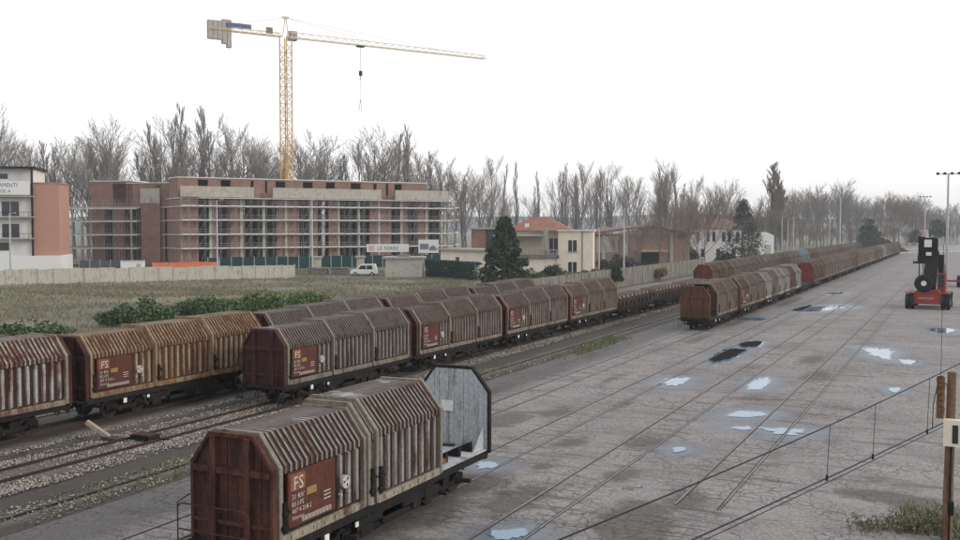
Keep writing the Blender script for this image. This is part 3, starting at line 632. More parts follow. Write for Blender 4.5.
V = {
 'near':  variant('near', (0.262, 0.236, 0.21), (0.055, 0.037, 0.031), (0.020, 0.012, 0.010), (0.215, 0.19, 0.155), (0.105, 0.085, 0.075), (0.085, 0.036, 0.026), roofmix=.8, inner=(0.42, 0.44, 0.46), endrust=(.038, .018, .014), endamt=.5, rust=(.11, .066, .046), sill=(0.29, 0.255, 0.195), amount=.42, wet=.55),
 'ochre': variant('ochre', (0.32, 0.235, 0.16), (0.105, 0.06, 0.036), (0.060, 0.03, 0.017), (0.27, 0.19, 0.12), (0.22, 0.165, 0.12), (0.06, 0.022, 0.018), amount=.56, roofmix=.75, rust=(.15, .075, .038)),
 'grey':  variant('grey', (0.36, 0.34, 0.31), (0.085, 0.045, 0.035), (0.035, 0.022, 0.018), (0.24, 0.21, 0.16), (0.18, 0.16, 0.145), (0.06, 0.022, 0.018), amount=.58, roofmix=.85, rust=(.125, .045, .03)),
 'brown': variant('brown', (0.215, 0.19, 0.165), (0.07, 0.052, 0.044), (0.022, 0.015, 0.013), (0.21, 0.185, 0.15), (0.105, 0.088, 0.078), (0.066, 0.027, 0.023), rust=(.10, .065, .05), amount=.40, wet=.2),
 'brown2': variant('brown2', (0.215, 0.178, 0.152), (0.08, 0.056, 0.046), (0.03, 0.02, 0.016), (0.23, 0.19, 0.155), (0.11, 0.085, 0.075), (0.072, 0.026, 0.021), rust=(.11, .066, .05), amount=.45),
 'plain': variant('plain', (0.20, 0.17, 0.135), (0.095, 0.075, 0.058), (0.11, 0.09, 0.072), (0.23, 0.19, 0.145), (0.155, 0.13, 0.105), (0.115, 0.05, 0.033), amount=.45, endrust=(.17, .095, .045)),
 'rust':  variant('rust', (0.145, 0.105, 0.082), (0.07, 0.048, 0.038), (0.075, 0.052, 0.042), (0.24, 0.19, 0.15), (0.145, 0.115, 0.092), (0.15, 0.050, 0.032), amount=.55, endrust=(.16, .085, .045)),
 'white': variant('white', (0.31, 0.30, 0.285), (0.17, 0.155, 0.14), (0.22, 0.205, 0.185), (0.36, 0.35, 0.33), (0.20, 0.175, 0.15), (0.16, 0.055, 0.035), amount=.34),
 'blue':  variant('blue', (0.20, 0.27, 0.30), (0.12, 0.17, 0.19), (0.15, 0.21, 0.24), (0.23, 0.28, 0.30), (0.17, 0.19, 0.19), (0.12, 0.06, 0.05), amount=.35),
}
def hood_wagon(name, loc, var, label, group, near=True, ribs=True, hood_y=None, mark=True, handrail=True, hood_vars=None, cradle=False, hoods=(0, 1, 2), lid=None):
    v = V[var]; t = empty(name, loc); tag(t, label, 'freight wagon', group)
    jr = random.Random(int(loc[0]*7+loc[1]*13)); hy = hood_y or tuple(y+jr.uniform(-.10, .10)+(.1 if k == 0 else -.1 if k == 2 else 0) for k, y in enumerate(HY))
    put('underframe', ME['underframe'], t, mats=[M['black_steel']]); put('floor', ME['floor'], t, mats=[v['inner'] if cradle else M['black_steel']])
    for y in (-3.65, 3.65):
        b = put('bogie', ME['bogie'], t, (0, y, 0), mats=[M['black_steel']])
        for s in (-1, 1):
            for q in (-.9, .9): put('wheel', ME['wheel'], b, (s*.7525, q, .458), 0 if s < 0 else math.pi, mats=[M['wheel']])
    for e in (0, 1):
        rz = math.pi*e; s = 2*e; sg = 1 if e else -1
        w = put('end_wall', ME['endwall', s], t, (0, sg*6.27, 0), rz, mats=[v['end'], v['end'], v['end'], v['inner'] if cradle else v['end']])
        put('end_frame', ME['endframe', s], w, mats=[v['post']]); 
        if near or e == 0:
            for x in (-.56, .56): put('post', ME['endpost', s], w, (x, 0, 0), mats=[v['post']])
            put('cross_beam', ME['endbeam', s], w, mats=[v['post']]); put('lower_beam', ME['endlow', s], w, mats=[v['post']])
        if near:
            for x in (-.875, .875): put('buffer', ME['buffer'], t, (x, sg*6.46, 1.02), rz, mats=[M['black_steel']])
            put('coupling', ME['coupling'], t, (0, sg*6.46, 0), rz, mats=[M['black_steel']])
    if handrail:
        put('handrail', ME['handrail'], t, (0, -6.3, 0), mats=[v['end']])
    if near: put('end_platform', ME['platform'], t, (0, -6.3, 0), mats=[M['black_steel']]); put('label_plate', ME['plate'], t, mats=[M['white_paint']])
    for s in hoods:
        hv = V[hood_vars[s]] if hood_vars else v
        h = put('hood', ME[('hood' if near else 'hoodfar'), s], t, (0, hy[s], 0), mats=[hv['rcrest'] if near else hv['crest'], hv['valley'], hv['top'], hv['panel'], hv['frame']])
        if not near:
            continue
        for y in (0, HL-.15): put('arch_frame', ME['arch', s], h, (0, y, 0), mats=[hv['frame']])
        put('bottom_rail', ME['brail', s], h, mats=[hv['sill']]); put('bottom_rail', ME['brail', s], h, (0, HL, 0), math.pi, mats=[hv['sill']])
        wd = SZ[s][0]-.10
        for y in RIBY:
            if not (s == 0 and mark and y < 2.65): put('rib', ME['rib', s], h, (wd, y, 0), mats=[hv['crest']])
            put('rib', ME['rib', s], h, (-wd, y, 0), math.pi, mats=[hv['crest']])
        if s == 0 and mark:
            put('marking_panel', ME['panel'], h, mats=[hv['mark']]); put('lettering', ME['lettering'], h, mats=[M['marking_white']])
            if var not in ('brown2', 'plain'): put('logo', ME['logo'], h, mats=[M['marking_orange'], M['marking_yellow']])
            put('emblem', ME['emblem'], h, mats=[M['marking_white'], M['black_steel']])
        put('latch', ME['latch'], h, (SZ[s][0]-SZ[0][0], 0, 0), mats=[M['black_steel']])
    if cradle:
        put('coil_cradle', ME['cradle'], t, mats=[M['black_steel']])
    return t
LB = 13.72
# the open wagon in the foreground
wg = hood_wagon('hood_wagon', (TB, 26.85, 0), 'near', 'foreground hood wagon on the asphalt, slid open to show a grey end wall', None, hood_y=(-6.2, -2.05, -1.70), cradle=True)
gus = MB().prism([(5.35, 1.25), (6.2, 1.25), (6.2, 2.05)], 1.22, 1.27, 'x').build('gusset_plate', [V['near']['inner']], wg)
MB().prism([(5.35, 1.25), (6.2, 1.25), (6.2, 2.05)], -1.27, -1.22, 'x').build('gusset_plate', [V['near']['inner']], wg)
MB().box(-.52, .0, 6.205, 6.215, 2.55, 2.95).build('notice_plate', [M['white_paint']], wg)
for ch in wg.children:
    if ch.name.startswith('end_wall') and ch.location.y > 0:
        for g in ch.children:
            if g.name.startswith('end_frame'): g.material_slots[0].material = M['black_steel']
# scrap and dunnage on its bare floor
tag(MB().beam((.1, 2.9, 1.42), (1.05, 3.3, 1.5), .12, .09).build('timber_baulk', M['timber'], loc=(TB, 26.85, 0)), 'pale timber baulk lying on the open floor of the foreground wagon', 'timber')
tag(MB().beam((-.4, 4.1, 1.72), (1.0, 4.4, 1.72), .14, .10).build('timber_baulk', M['sleeper'], loc=(TB, 26.85, 0)), 'dark timber baulk across the cradles of the foreground wagon', 'timber')
M['rust_sheet'] = weather('rust_sheet', (0.20, 0.075, 0.04), (0.10, 0.045, 0.03), .5)
tag(MB().prism([(.2, 1.28), (1.1, 1.28), (1.05, 1.42), (.6, 1.47), (.25, 1.40)], 3.0, 3.6, 'y').build('rusty_sheet', M['rust_sheet'], loc=(TB, 26.85, 0)), 'rusty red metal sheet on the floor of the foreground wagon', 'scrap metal')

# outermost left train beside the field
ORD = ['first', 'second', 'third', 'fourth', 'fifth', 'sixth', 'seventh', 'eighth', 'ninth', 'tenth', 'eleventh', 'twelfth', 'thirteenth', 'fourteenth', 'fifteenth', 'sixteenth', 'seventeenth', 'eighteenth', 'nineteenth', 'twentieth', 'twenty-first', 'twenty-second']
G1 = 'hood wagons of the outermost left train'
for i, (var, lab) in enumerate([('grey', 'grey ribbed hood wagon with red rust, cut off by the left edge'), ('ochre', 'ochre yellow hood wagon beside the dark green bushes'),
                                ('brown', 'brown hood wagon roof behind the marked wagon, third in the outer train'), ('brown2', 'brown hood wagon roof, fourth in the outer left train'),
                                ('brown', 'brown hood wagon near the dark cedar, last of the outer left train')]):
    hood_wagon('hood_wagon', (T1, 26.0+i*LB, Z1), var, lab, G1)
# second train: four hood wagons
G2 = 'hood wagons of the second left train'
for i, (var, lab) in enumerate([('brown', 'grey brown hood wagon with railed end, first of the second left train'), ('brown2', 'grey brown hood wagon, second in the train ahead of the coil flats'),
                                ('brown2', 'reddish brown hood wagon, third in the train ahead of the coil flats'), ('plain', 'hood wagon with pale sides coupled to the coil flats')]):
    hood_wagon('hood_wagon', (T2, 47.9+i*LB, Z2), var, lab, G2)

# ------------------------------------------------------------------ flat wagons carrying coils
mb = MB()
for s in (-1, 1):
    mb.box(s*1.33-.05, s*1.33+.05, -6.3, 6.3, .85, 1.22)
    mb.prism([(-3.0, .86), (-2.0, .55), (2.0, .55), (3.0, .86)], s*1.22-.04, s*1.22+.04, 'x')
    for y in np.arange(-5.6, 5.7, 1.4): mb.box(s*1.40-.02, s*1.40+.02, y-.06, y+.06, .8, 1.22)
mb.box(-1.35, 1.35, -6.3, 6.3, 1.1, 1.2); mb.box(-1.35, 1.35, -6.4, -6.3, .85, 1.2); mb.box(-1.35, 1.35, 6.3, 6.4, .85, 1.2)
ME['flatframe'] = mb.mesh('underframe', [DUM])
mb = MB()
for s in (-1, 1): mb.prism([(s*.2, 1.2), (s*1.25, 1.2), (s*1.25, 1.75), (s*1.1, 1.75)], -.1, .1, 'y')
ME['saddle'] = mb.mesh('saddle', [DUM])
# strapped steel coil, axis across the wagon
mb = MB(); n = 20; ro, ri, hw = .56, .25, .95
for i in range(n):
    a, b = 2*math.pi*i/n, 2*math.pi*(i+1)/n
    P = lambda r, t, x: (x, r*math.cos(t), r*math.sin(t))
    mb.add([P(ro, a, -hw), P(ro, b, -hw), P(ro, b, hw), P(ro, a, hw), P(ri, a, -hw), P(ri, b, -hw), P(ri, b, hw), P(ri, a, hw)], [(0, 3, 2, 1), (4, 5, 6, 7), (0, 1, 5, 4), (3, 7, 6, 2)])
ME['coil'] = mb.mesh('coil', [DUM])
M['coil_rust'] = weather('coil_rust', (0.105, 0.066, 0.052), (0.06, 0.04, 0.032), .45, rough=.6)
M['coil_cap'] = plain('bare_steel', (0.55, 0.55, 0.55), .45, .2, 3, metallic=.3)
mb = MB(); mb.tube([(.93, 0, .36), (.97, 0, .36)], .13, 10); ME['coilcap'] = mb.mesh('end_cap', [DUM])
def flat_wagon(y, label):
    t = empty('flat_wagon', (T2, y, Z2)); tag(t, label, 'freight wagon', 'coil flats between the two hood wagon trains')
    put('underframe', ME['flatframe'], t, mats=[M['black_steel']])
    for q in (-3.65, 3.65):
        b = put('bogie', ME['bogie'], t, (0, q, 0), mats=[M['black_steel']])
        for s in (-1, 1):
            for k in (-.9, .9): put('wheel', ME['wheel'], b, (s*.7525, k, .458), 0 if s < 0 else math.pi, mats=[M['wheel']])
    for k in range(9): put('saddle', ME['saddle'], t, (0, -5.6+k*1.4, 0), mats=[M['coil_rust']])
    return t
lab = ['coil flat coupled right behind the pale sided hood wagon', 'middle coil flat wagon in front of the concrete wall', 'coil flat wagon half hidden by the train on the asphalt']
for j in range(3):
    y = 47.9+(4+j)*LB; flat_wagon(y, lab[j])
    for k in range(8):
        c = empty('steel_coil', (T2, y-4.9+k*1.4, Z2+1.80)); put('coil', ME['coil'], c, mats=[M['coil_rust']]); put('end_cap', ME['coilcap'], c, mats=[M['coil_cap']])
        tag(c, ['rusty steel coil on the flat wagon just behind the pale hood wagon', 'rusty steel coil on the middle flat wagon by the concrete wall', 'rusty steel coil on the flat wagon nearest the far hood train'][j], 'steel coil', 'coils on flat wagon ' + ['behind the pale hood wagon', 'by the concrete wall', 'nearest the far hood train'][j])

# ------------------------------------------------------------------ the far trains
rnd = random.Random(11)
G3 = 'hood wagons of the far train on the ballasted track'
seq = ['rust', 'plain', 'brown2', 'plain', 'rust', 'brown', 'blue', 'rust', 'brown', 'plain', 'plain', 'rust', 'plain', 'brown', 'plain', 'rust']
for i, var in enumerate(seq):
    lab = 'hood wagon %s from the near end of the train beyond the coil flats' % ORD[i]
    if i == 0: lab = 'rusty hood wagon with red end wall just beyond the coil flats'
    if var == 'blue': lab = 'pale blue hood wagon in the far train beyond the coil flats'
    hood_wagon('hood_wagon', (T2-0.4, 145.8+i*LB, Z2), var, lab, G3, near=(i < 3), mark=False, handrail=False)
GA = 'hood wagons of the long train on the asphalt'
YA = 96.5
def A(i, var, lab, **k): return hood_wagon('hood_wagon', (TA, YA+i*LB, 0), var, lab, GA, **k)
A(0, 'plain', 'rusty red ended hood wagon with gaping dark hood, head of asphalt train', near=True, mark=False, handrail=False, hood_y=(-4.6, -3.5, .65), hoods=(1, 2), hood_vars=['plain', 'plain', 'plain'])
A(1, 'plain', 'second hood wagon of the asphalt train, dark marked first hood', near=True, handrail=False, hood_vars=['rust', 'plain', 'plain'])
A(2, 'white', 'pale framed hood wagon with a gap between hoods, third on the asphalt', near=True, mark=False, handrail=False, hood_vars=['white', 'plain', 'white'], hood_y=(-6.1, -1.3, 2.08))
A(3, 'plain', 'fourth hood wagon of the asphalt train with a whitish last hood', near=True, mark=False, handrail=False, hood_vars=['white', 'rust', 'white'])
# an empty flat wagon, so that the red end behind it shows
fw = flat_wagon(YA+4*LB, 'empty flat wagon before the bright red end wall'); fw.location.x = TA; fw.location.z = 0; fw['group'] = GA
for ch in list(fw.children):
    if ch.name.startswith('saddle'): bpy.data.objects.remove(ch)
seqA = ['rust', 'plain', 'brown2', 'plain', 'rust', 'brown', 'plain', 'grey', 'rust', 'plain', 'white', 'brown', 'plain', 'rust', 'plain', 'rust']
for i, var in enumerate(seqA):
    lab = 'hood wagon %s from the red ended one in the asphalt train' % ORD[i]
    if i == 0: lab = 'hood wagon with bright red end wall in the asphalt train'
    A(5+i, var, lab, near=(i < 1), mark=False, handrail=False)
M['red_end'] = weather('red_end', (0.22, 0.055, 0.038), (0.14, 0.045, 0.032), .4)
for o in C.objects:
    if o.name.startswith('hood_wagon') and o.get('label', '').startswith('hood wagon with bright red'):
        for ch in o.children:
            if ch.name.startswith('end_wall'):
                for sl in ch.material_slots: sl.link = 'OBJECT'; sl.material = M['red_end']
                for g in ch.children: g.material_slots[0].link = 'OBJECT'; g.material_slots[0].material = M['red_end']

# lever / timber beside the second left track and a point motor box between the rails
t = empty('switch_lever', (-34.0, 32.5, 0.0)); tag(t, 'weathered timber switch lever lying beside the near left rails', 'switch lever')
MB().beam((-.95, -.55, .82), (-.1, -.05, .1), .32, .16).build('timber_arm', M['timber'], t); MB().beam((-.3, -.15, .08), (.55, -.05, .02), .5, .22).build('base_timber', M['sleeper'], t)
t = empty('point_box', (-32.75, 33.2, Z2)); tag(t, 'dark steel box across the rails beside the timber lever', 'track equipment')
MB().box(-.55, .55, -.35, .35, -.1, .12).build('casing', M['black_steel'], t); MB().box(-.5, .5, -.3, .3, .12, .15).build('lid', M['rail'], t); MB().beam((.55, 0, .0), (1.3, .1, .0), .06).build('rod', M['black_steel'], t)

# ------------------------------------------------------------------ buildings
def box_part(name, mat, parent, *b): return MB().box(*b).build(name, mat, parent)
M['slab'] = plain('slab_concrete', (0.46, 0.43, 0.39), .9, .2, .8); M['formwork'] = weather('parapet_concrete', (0.44, 0.41, 0.36), (0.30, 0.26, 0.21), .4, rough=.9)
M['deck'] = plain('scaffold_deck', (0.62, 0.60, 0.57), .8, .2, 1.5); M['pole'] = plain('scaffold_pole', (0.30, 0.28, 0.265), .6, .2, 2)
M['raw_block'] = plain('raw_block', (0.085, 0.066, 0.058), .95, .3, .8)  # interior shade painted into the wall colour, darker than bare block
M['net_green'] = weather('green_netting', (0.014, 0.052, 0.052), (0.010, 0.034, 0.036), .45, rough=.9)
M['net_orange'] = plain('orange_netting', (0.62, 0.16, 0.07), .9, .2, 1.0)

# --- block under construction, with its scaffolding
B = empty('brick_block', (-166.15, 180.5, -0.3), math.atan2(60.5, 39.8))
tag(B, 'long unfinished brick block with concrete slabs behind scaffolding', 'building')
BLn = 72.4; lev = [1.0, 4.75, 8.05, 11.45, 14.75, 16.75]
for z in lev: box_part('slab', M['slab'], B, -0.2, BLn+.2, -.15, 13, z-.28, z)
pat = [('B', 3.2), ('W', 2.7), ('C', .6), ('B', 1.5), ('W', 3.0), ('B', 2.4), ('C', .6), ('W', 5.0), ('C', .6), ('W', 2.9), ('B', 2.2), ('C', .6)]
for f in range(5):
    z0, z1 = lev[f], lev[f+1]-.28; x = 0.0; i = 0
    while x < BLn-.5:
        k, w = pat[i % len(pat)]; w = min(w, BLn-x)
        if i == 0: w = 4.2
        if k == 'B':
            box_part('brick_panel', M['brick'], B, x, x+w, .05, .35, z0, z1)
        elif k == 'C': box_part('column', M['slab'], B, x, x+w, -.05, .45, z0, z1)
        elif w < 2.45:                                        # window: sill wall below and lintel above the opening
            box_part('sill_wall', M['brick'], B, x, x+w, .1, .35, z0, z0+.35); box_part('lintel', M['slab'], B, x, x+w, .08, .35, z1-.35, z1)
        x += w; i += 1
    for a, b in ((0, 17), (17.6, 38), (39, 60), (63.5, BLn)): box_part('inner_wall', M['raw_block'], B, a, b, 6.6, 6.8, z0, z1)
    for a in (4.2, 7.6, 11, 14.6, 20, 24, 27.5, 31, 35, 39, 43, 47, 50.5, 54, 58, 62, 66, 69.5): box_part('cross_wall', M['raw_block'], B, a, a+.25, .46, 6.6, z0, z1)  # partitions added to keep light out of the openings
for a, b in ((0, 17.6), (22.4, 51.5), (55.6, 71.6)): box_part('parapet', M['formwork'], B, a, b, -.9, -.65, 16.9, 19.4)
box_part('ledge', M['deck'], B, 4, BLn+1, -2.0, -.2, 16.55, 16.72)
op = [(4.7, 7.1), (10.2, 12.6), (17.6, 18.3), (21.2, 21.8), (23.9, 26.4), (31, 33.6), (37.2, 39.6), (44, 46.8), (50.4, 51.3), (54, 54.7), (56.5, 58.6)]
x = 0.0
for a, b in op + [(66, 66)]:
    box_part('attic_wall', M['brick'], B, x, a, 1.5, 1.8, 16.72, 21.4)
    if b > a: box_part('attic_lintel', M['brick'], B, a, b, 1.5, 1.8, 21.05, 21.4); box_part('attic_sill', M['brick'], B, a, b, 1.52, 1.8, 16.76, 18.0)
    x = b
box_part('attic_back_wall', M['brick'], B, 0, 66, 10, 10.3, 16.72, 21.4); box_part('attic_end_wall', M['brick'], B, 0, .3, 1.8, 10, 16.72, 21.4); box_part('attic_end_wall', M['brick'], B, 65.7, 66, 1.8, 10, 16.72, 21.4)
box_part('coping', M['deck'], B, -.2, 66.2, 1.35, 10.4, 21.4, 21.62)
box_part('end_wall', M['brick'], B, 0, .3, .36, 12.8, .4, 16.4); 
def scaffold(name, frame_loc, rz, L, levels, ztop, label, step=1.85, y0=-1.9, y1=-.75, x0=0.0):
    S = empty(name, frame_loc, rz); tag(S, label, 'scaffolding', 'scaffolding round the brick blocks')
    pm = MB().tube([(0, 0, 0), (0, 0, ztop)], .042, 5).mesh('standard', [M['pole']]); n = int(L/step)+1
    for i in range(n):
        for y in (y0, y1): put('standard', pm, S, (x0+i*L/(n-1), y, 0))
    dm = MB().box(0, L/(n-1)-.05, y0+.08, y1-.08, -.06, .20).mesh('deck', [M['deck']])
    for z in levels:
        for i in range(n-1): put('deck', dm, S, (x0+i*L/(n-1), 0, z+random.uniform(-.03, .03)))
        for dz in (.65, 1.2): MB().tube([(x0, y0, z+dz), (x0+L, y0, z+dz)], .04, 4).build('guard_rail', M['pole'], S)
    for i in range(0, n-1, 2):
        for a, b in zip([0]+levels[:-1], levels): MB().tube([(x0+i*L/(n-1), y0-.06, a), (x0+(i+1)*L/(n-1), y0-.06, b)], .035, 4).build('brace', M['pole'], S)
    return S
scaffold('scaffolding', (-166.15, 180.5, -0.3), math.atan2(60.5, 39.8), 72.4, [4.7, 8.0, 11.4, 14.7], 18.2, 'long tube scaffolding across the front of the brick block')
scaffold('scaffolding', (-126.0, 241.4, -0.3), math.atan2(60.5, 39.8)+math.pi/2, 9.0, [1.6, 4.9, 8.2, 11.6, 14.9], 17.0, 'narrow scaffolding on the right-hand end of the brick block', y0=-2.4, y1=-1.0)

# --- second block, further left
B2 = empty('brick_wing', (-201.46, 180.0, -0.3), math.atan2(8.18, 28.24))
tag(B2, 'smaller unfinished brick wing left of the long scaffolded block', 'building')
for z in lev[:5]: box_part('slab', M['slab'], B2, -5.5, 29, -.15, 12, z-.28, z)
for f in range(4):
    z0, z1 = lev[f], lev[f+1]-.28
    for a, b, k in ((-5.4, -5, 'C'), (-2.4, -2, 'C'), (0.4, .8, 'C'), (3, 3.4, 'C'), (6, 9.4, 'B'), (11.5, 14.6, 'B'), (16.2, 16.7, 'C'), (19.5, 22.6, 'B'), (23.4, 25.4, 'B'), (28.3, 29, 'C')):
        box_part('brick_panel' if k == 'B' else 'column', M['brick'] if k == 'B' else M['slab'], B2, a, b, .05, .35, z0, z1)
    box_part('inner_wall', M['raw_block'], B2, 6, 29, 4, 4.2, z0, z1)
for a, b, z0, z1 in ((5.6, 12.6, 13.4, 21.0), (15.4, 29, 16.0, 20.5)):
    box_part('attic_wall', M['brick'], B2, a, b, .2, 8, 14.5, z1) if a > 10 else [box_part('attic_wall', M['brick'], B2, a, 11.6, .2, .5, 14.5, z1), box_part('attic_lintel', M['brick'], B2, 11.6, 15.2, .2, .5, z1-.6, z1), box_part('attic_wall', M['brick'], B2, 15.2, 17, .2, .5, 14.5, z1), box_part('attic_back_wall', M['brick'], B2, a, 17, 7, 7.3, 14.5, z1)]
    box_part('coping', M['deck'], B2, a-.2, (17.2 if a < 10 else b+.2), .05, 8.1, z1, z1+.2)
box_part('parapet', M['formwork'], B2, 19.5, 24.6, -.9, -.6, 15.6, 19.2); box_part('facade_band', M['brick'], B2, 19.5, 24.6, -.75, -.5, 0.4, 15.6)
box_part('window_void', M['dark_glass'], B2, 23, 24.4, .14, .2, 19.4, 20.1)
scaffold('scaffolding', (-201.46, 180.0, -0.3), math.atan2(8.18, 28.24), 25.0, [4.4, 7.7, 11.0, 14.2], 16.5, 'tube scaffolding on the smaller brick wing at the left', step=1.5, x0=-6.0)

# --- finished apartment house at the left edge
F = empty('apartment_house', (-187.98, 144.3, -0.3), math.atan2(11.13, 13.72)); tag(F, 'finished apartment house with white balconied part and terracotta side', 'building')
box_part('podium', M['white_paint'], F, -6, 16.1, -1.2, 14, 0, 3.6)
for x in (1.5, 5.6, 9.6, 13.6): box_part('vent', M['dark_glass'], F, x, x+1.0, -1.24, -1.2, .35, .75)
box_part('terracotta_wall', M['terracotta'], F, 10.6, 15.7, 0, 13, 3.6, 19.1); box_part('wall', M['plaster_white'], F, -6, 10.6, .6, 13, 3.6, 22.2)
box_part('roof', M['black_steel'], F, -6.4, 11.3, -.9, 13.4, 22.2, 22.6); box_part('terracotta_coping', M['terracotta'], F, 10.4, 15.9, -.15, 13.1, 19.1, 19.3)
box_part('side_post', M['black_steel'], F, 10.3, 10.7, -.9, -.6, 3.6, 22.2)
for z in (7.4, 12.0, 16.4):
    b = box_part('balcony', M['concrete'], F, -6, 10.8, -1.0, .6, z-.25, z)
    MB().box(-6, 10.8, -1.0, -.95, z+.9, z+.98).build('railing', M['black_steel'], b)
    for x in np.arange(-5.6, 10.8, .9): MB().box(x, x+.05, -1.0, -.95, z, z+.9).build('baluster', M['black_steel'], b)
for z, h in ((4.6, 1.8), (7.4, 3.0), (12.0, 3.2), (16.4, 0.01), (19.9, 1.2)):
    if h < .1: continue
    for a, b in (((-4, -.6), (.6, 3.6), (4.2, 7.6)) if h > 2 else ((-3, -.5), (1.5, 5.5))):
        w = box_part('window', M['dark_glass'], F, a, b, .55, .62, z+.1, z+h); box_part('window_frame', M['plaster_white'], w, (a+b)/2-.05, (a+b)/2+.05, .50, .56, z+.1, z+h)
sg = empty('banner', (-187.98, 144.3, -0.3), math.atan2(11.13, 13.72)); tag(sg, 'white apartment sale banner across the balconied house', 'banner')
box_part('board', M['white_paint'], sg, -6, 10.2, -1.12, -1.06, 16.6, 19.5)
mb = MB(); TXM = lambda x, z, y: Matrix(((1, 0, 0, x), (0, 0, 1, y), (0, 1, 0, z), (0, 0, 0, 1)))
add_text(mb, 'VENDITA DI APPARTAMENTI', 1.25, TXM(-5.6, 18.2, -1.13), 0, .83); add_text(mb, 'IN CLASSE A', 1.0, TXM(.9, 17.0, -1.13), 0); mb.build('lettering', plain('sign_blue', (0.04, 0.06, 0.15), .8), sg)

# --- hoarding in front of the site, its orange stretch, hut, gate posts
def run(a, b, n):
    a = Vector((*a, 0)); b = Vector((*b, 0)); d = (b-a)/n; return a, d, math.atan2(d.y, d.x), d.length
def panels(name, cat, label, a, b, n, h, mat, post=None, z=-0.25, th=.06, jit=.08, group=None, lean=0.02, post_h=0.1):
    a, d, rz, L = run(a, b, n); t = empty(name, (a.x, a.y, z), rz); tag(t, label, cat, group)
    pm = MB().box(.03, L-.03, -th/2, th/2, 0, h).mesh('panel', [mat])
    for i in range(n):
        o = put('panel', pm, t, (i*L, random.uniform(-1, 1)*jit*.3, random.uniform(-jit, jit)-.05)); o.rotation_euler = (random.uniform(-lean, lean), random.uniform(-lean, lean)*.3, 0)
    if post:
        pp = MB().box(-.09, .09, -th/2-.06, th/2+.06, 0, h+post_h).mesh('post', [post])
        for i in range(n+1): put('post', pp, t, (i*L, 0, 0))
    return t
panels('site_hoarding', 'hoarding', 'dark green netted hoarding along the foot of the building site', (-150.0, 171.5), (-103.0, 232.0), 30, 3.0, M['net_green'], M['pole'])
panels('site_hoarding', 'hoarding', 'dull grey hoarding left of the white site hut', (-172.5, 156.5), (-161.5, 160.5), 5, 2.6, plain('grey_net', (.10, .10, .11), .9), M['pole'])
panels('site_netting', 'netting', 'orange plastic netting along the foot of the building site', (-153.0, 158.0), (-144.0, 168.0), 5, 2.3, M['net_orange'], M['pole'])
t = empty('site_hut', (-159.5, 155.5, -.25), R(38)); tag(t, 'small white site hut behind the pale concrete wall', 'hut'); box_part('wall', M['white_paint'], t, 0, 4.6, 0, 2.4, 0, 2.5); box_part('roof', M['galv'], t, -.1, 4.7, -.1, 2.5, 2.5, 2.62); box_part('door', M['galv'], t, 3.2, 4.0, -.04, 0, 0, 2.0)
for (x, y), lab in (((-119.7, 169.7), 'stone gate post with flat cap, left of the pair'), ((-113.2, 175.9), 'stone gate post beside the parked white van')):
    t = empty('gate_post', (x, y, -.3), R(30)); tag(t, lab, 'gate post', 'pair of gate posts'); box_part('shaft', M['concrete_pale'], t, -.75, .75, -.75, .75, 0, 3.4); box_part('cap', M['concrete'], t, -1.05, 1.05, -1.05, 1.05, 3.4, 3.75)
# billboards on the building
t = empty('site_sign', (-134.6, 212.0, 3.2), math.atan2(60.5, 39.8)-.45); tag(t, 'long white name board on the scaffolding', 'sign'); box_part('board', M['white_paint'], t, 0, 10.5, -.05, 0, 0, 2.0)
mb = MB(); add_text(mb, 'LE SERRE', 1.35, TXM(2.6, .5, -.06), 0, 1.0); mb.build('lettering', plain('sign_dark', (0.10, 0.05, 0.05), .8), t)
mb = MB(); mb.box(.5, 1.9, -.07, -.05, .3, 1.7); mb.build('logo', plain('sign_rose', (0.60, 0.42, 0.40), .8), t)
t = empty('site_billboard', (-122.6, 217.0, 3.0), math.atan2(60.5, 39.8)-.5); tag(t, 'squarish billboard with a house picture right of the name board', 'sign'); box_part('board', M['white_paint'], t, 0, 5.0, -.05, 0, 0, 3.3)
mb = MB(); mb.box(.4, 2.5, -.07, -.05, .9, 2.3); mb.box(2.7, 4.4, -.07, -.05, .6, 1.4); mb.prism([(2.7, 1.4), (3.6, 1.9), (4.4, 1.4)], -.07, -.05, 'y'); mb.build('picture', plain('print_grey', (0.17, 0.18, 0.20), .7), t); 
# concrete boundary wall of the field
M['wall_panel'] = M['concrete_pale']
panels('concrete_wall', 'wall', 'pale precast concrete wall along the far edge of the field', (-155.0, 96.0), (-111.9, 151.5), 29, 2.75, M['concrete_pale'], M['concrete'], th=.12, jit=.10, lean=.03, post_h=.02)
# utility cabin
t = empty('utility_cabin', (-98.5, 161.6, -.1), R(25)); tag(t, 'small flat roofed concrete cabin at the edge of the field', 'cabin')
box_part('wall', M['concrete_pale'], t, 0, 7.0, 0, 5.0, 0, 3.6); box_part('roof', M['concrete'], t, -.4, 7.4, -.4, 5.4, 3.6, 3.95); box_part('door', M['galv'], t, 4.6, 5.7, -.05, 0, 0, 2.2); box_part('hatch', M['concrete_dark'], t, 2.2, 4.4, 1, 3, 3.95, 4.3)
# low piles of pallets / planks in front of the gate
for i, (x, y, w) in enumerate(((-118.0, 164.0, 4.2), (-113.5, 165.5, 3.6), (-115.3, 161.8, 2.6))):
    t = empty('plank_pile', (x, y, -.1), R(30)); tag(t, ['long grey pile of planks left of the white van', 'grey pile of planks nearest the white van', 'short front pile of planks by the gate'][i], 'timber pile', 'piles of planks by the gate')
    for k in range(6):
        MB().box(0, w, 0, 1.4, k*.26, k*.26+.2).build('plank', M['concrete_dark'], t, (random.uniform(-.15, .15), random.uniform(-.1, .1), 0))

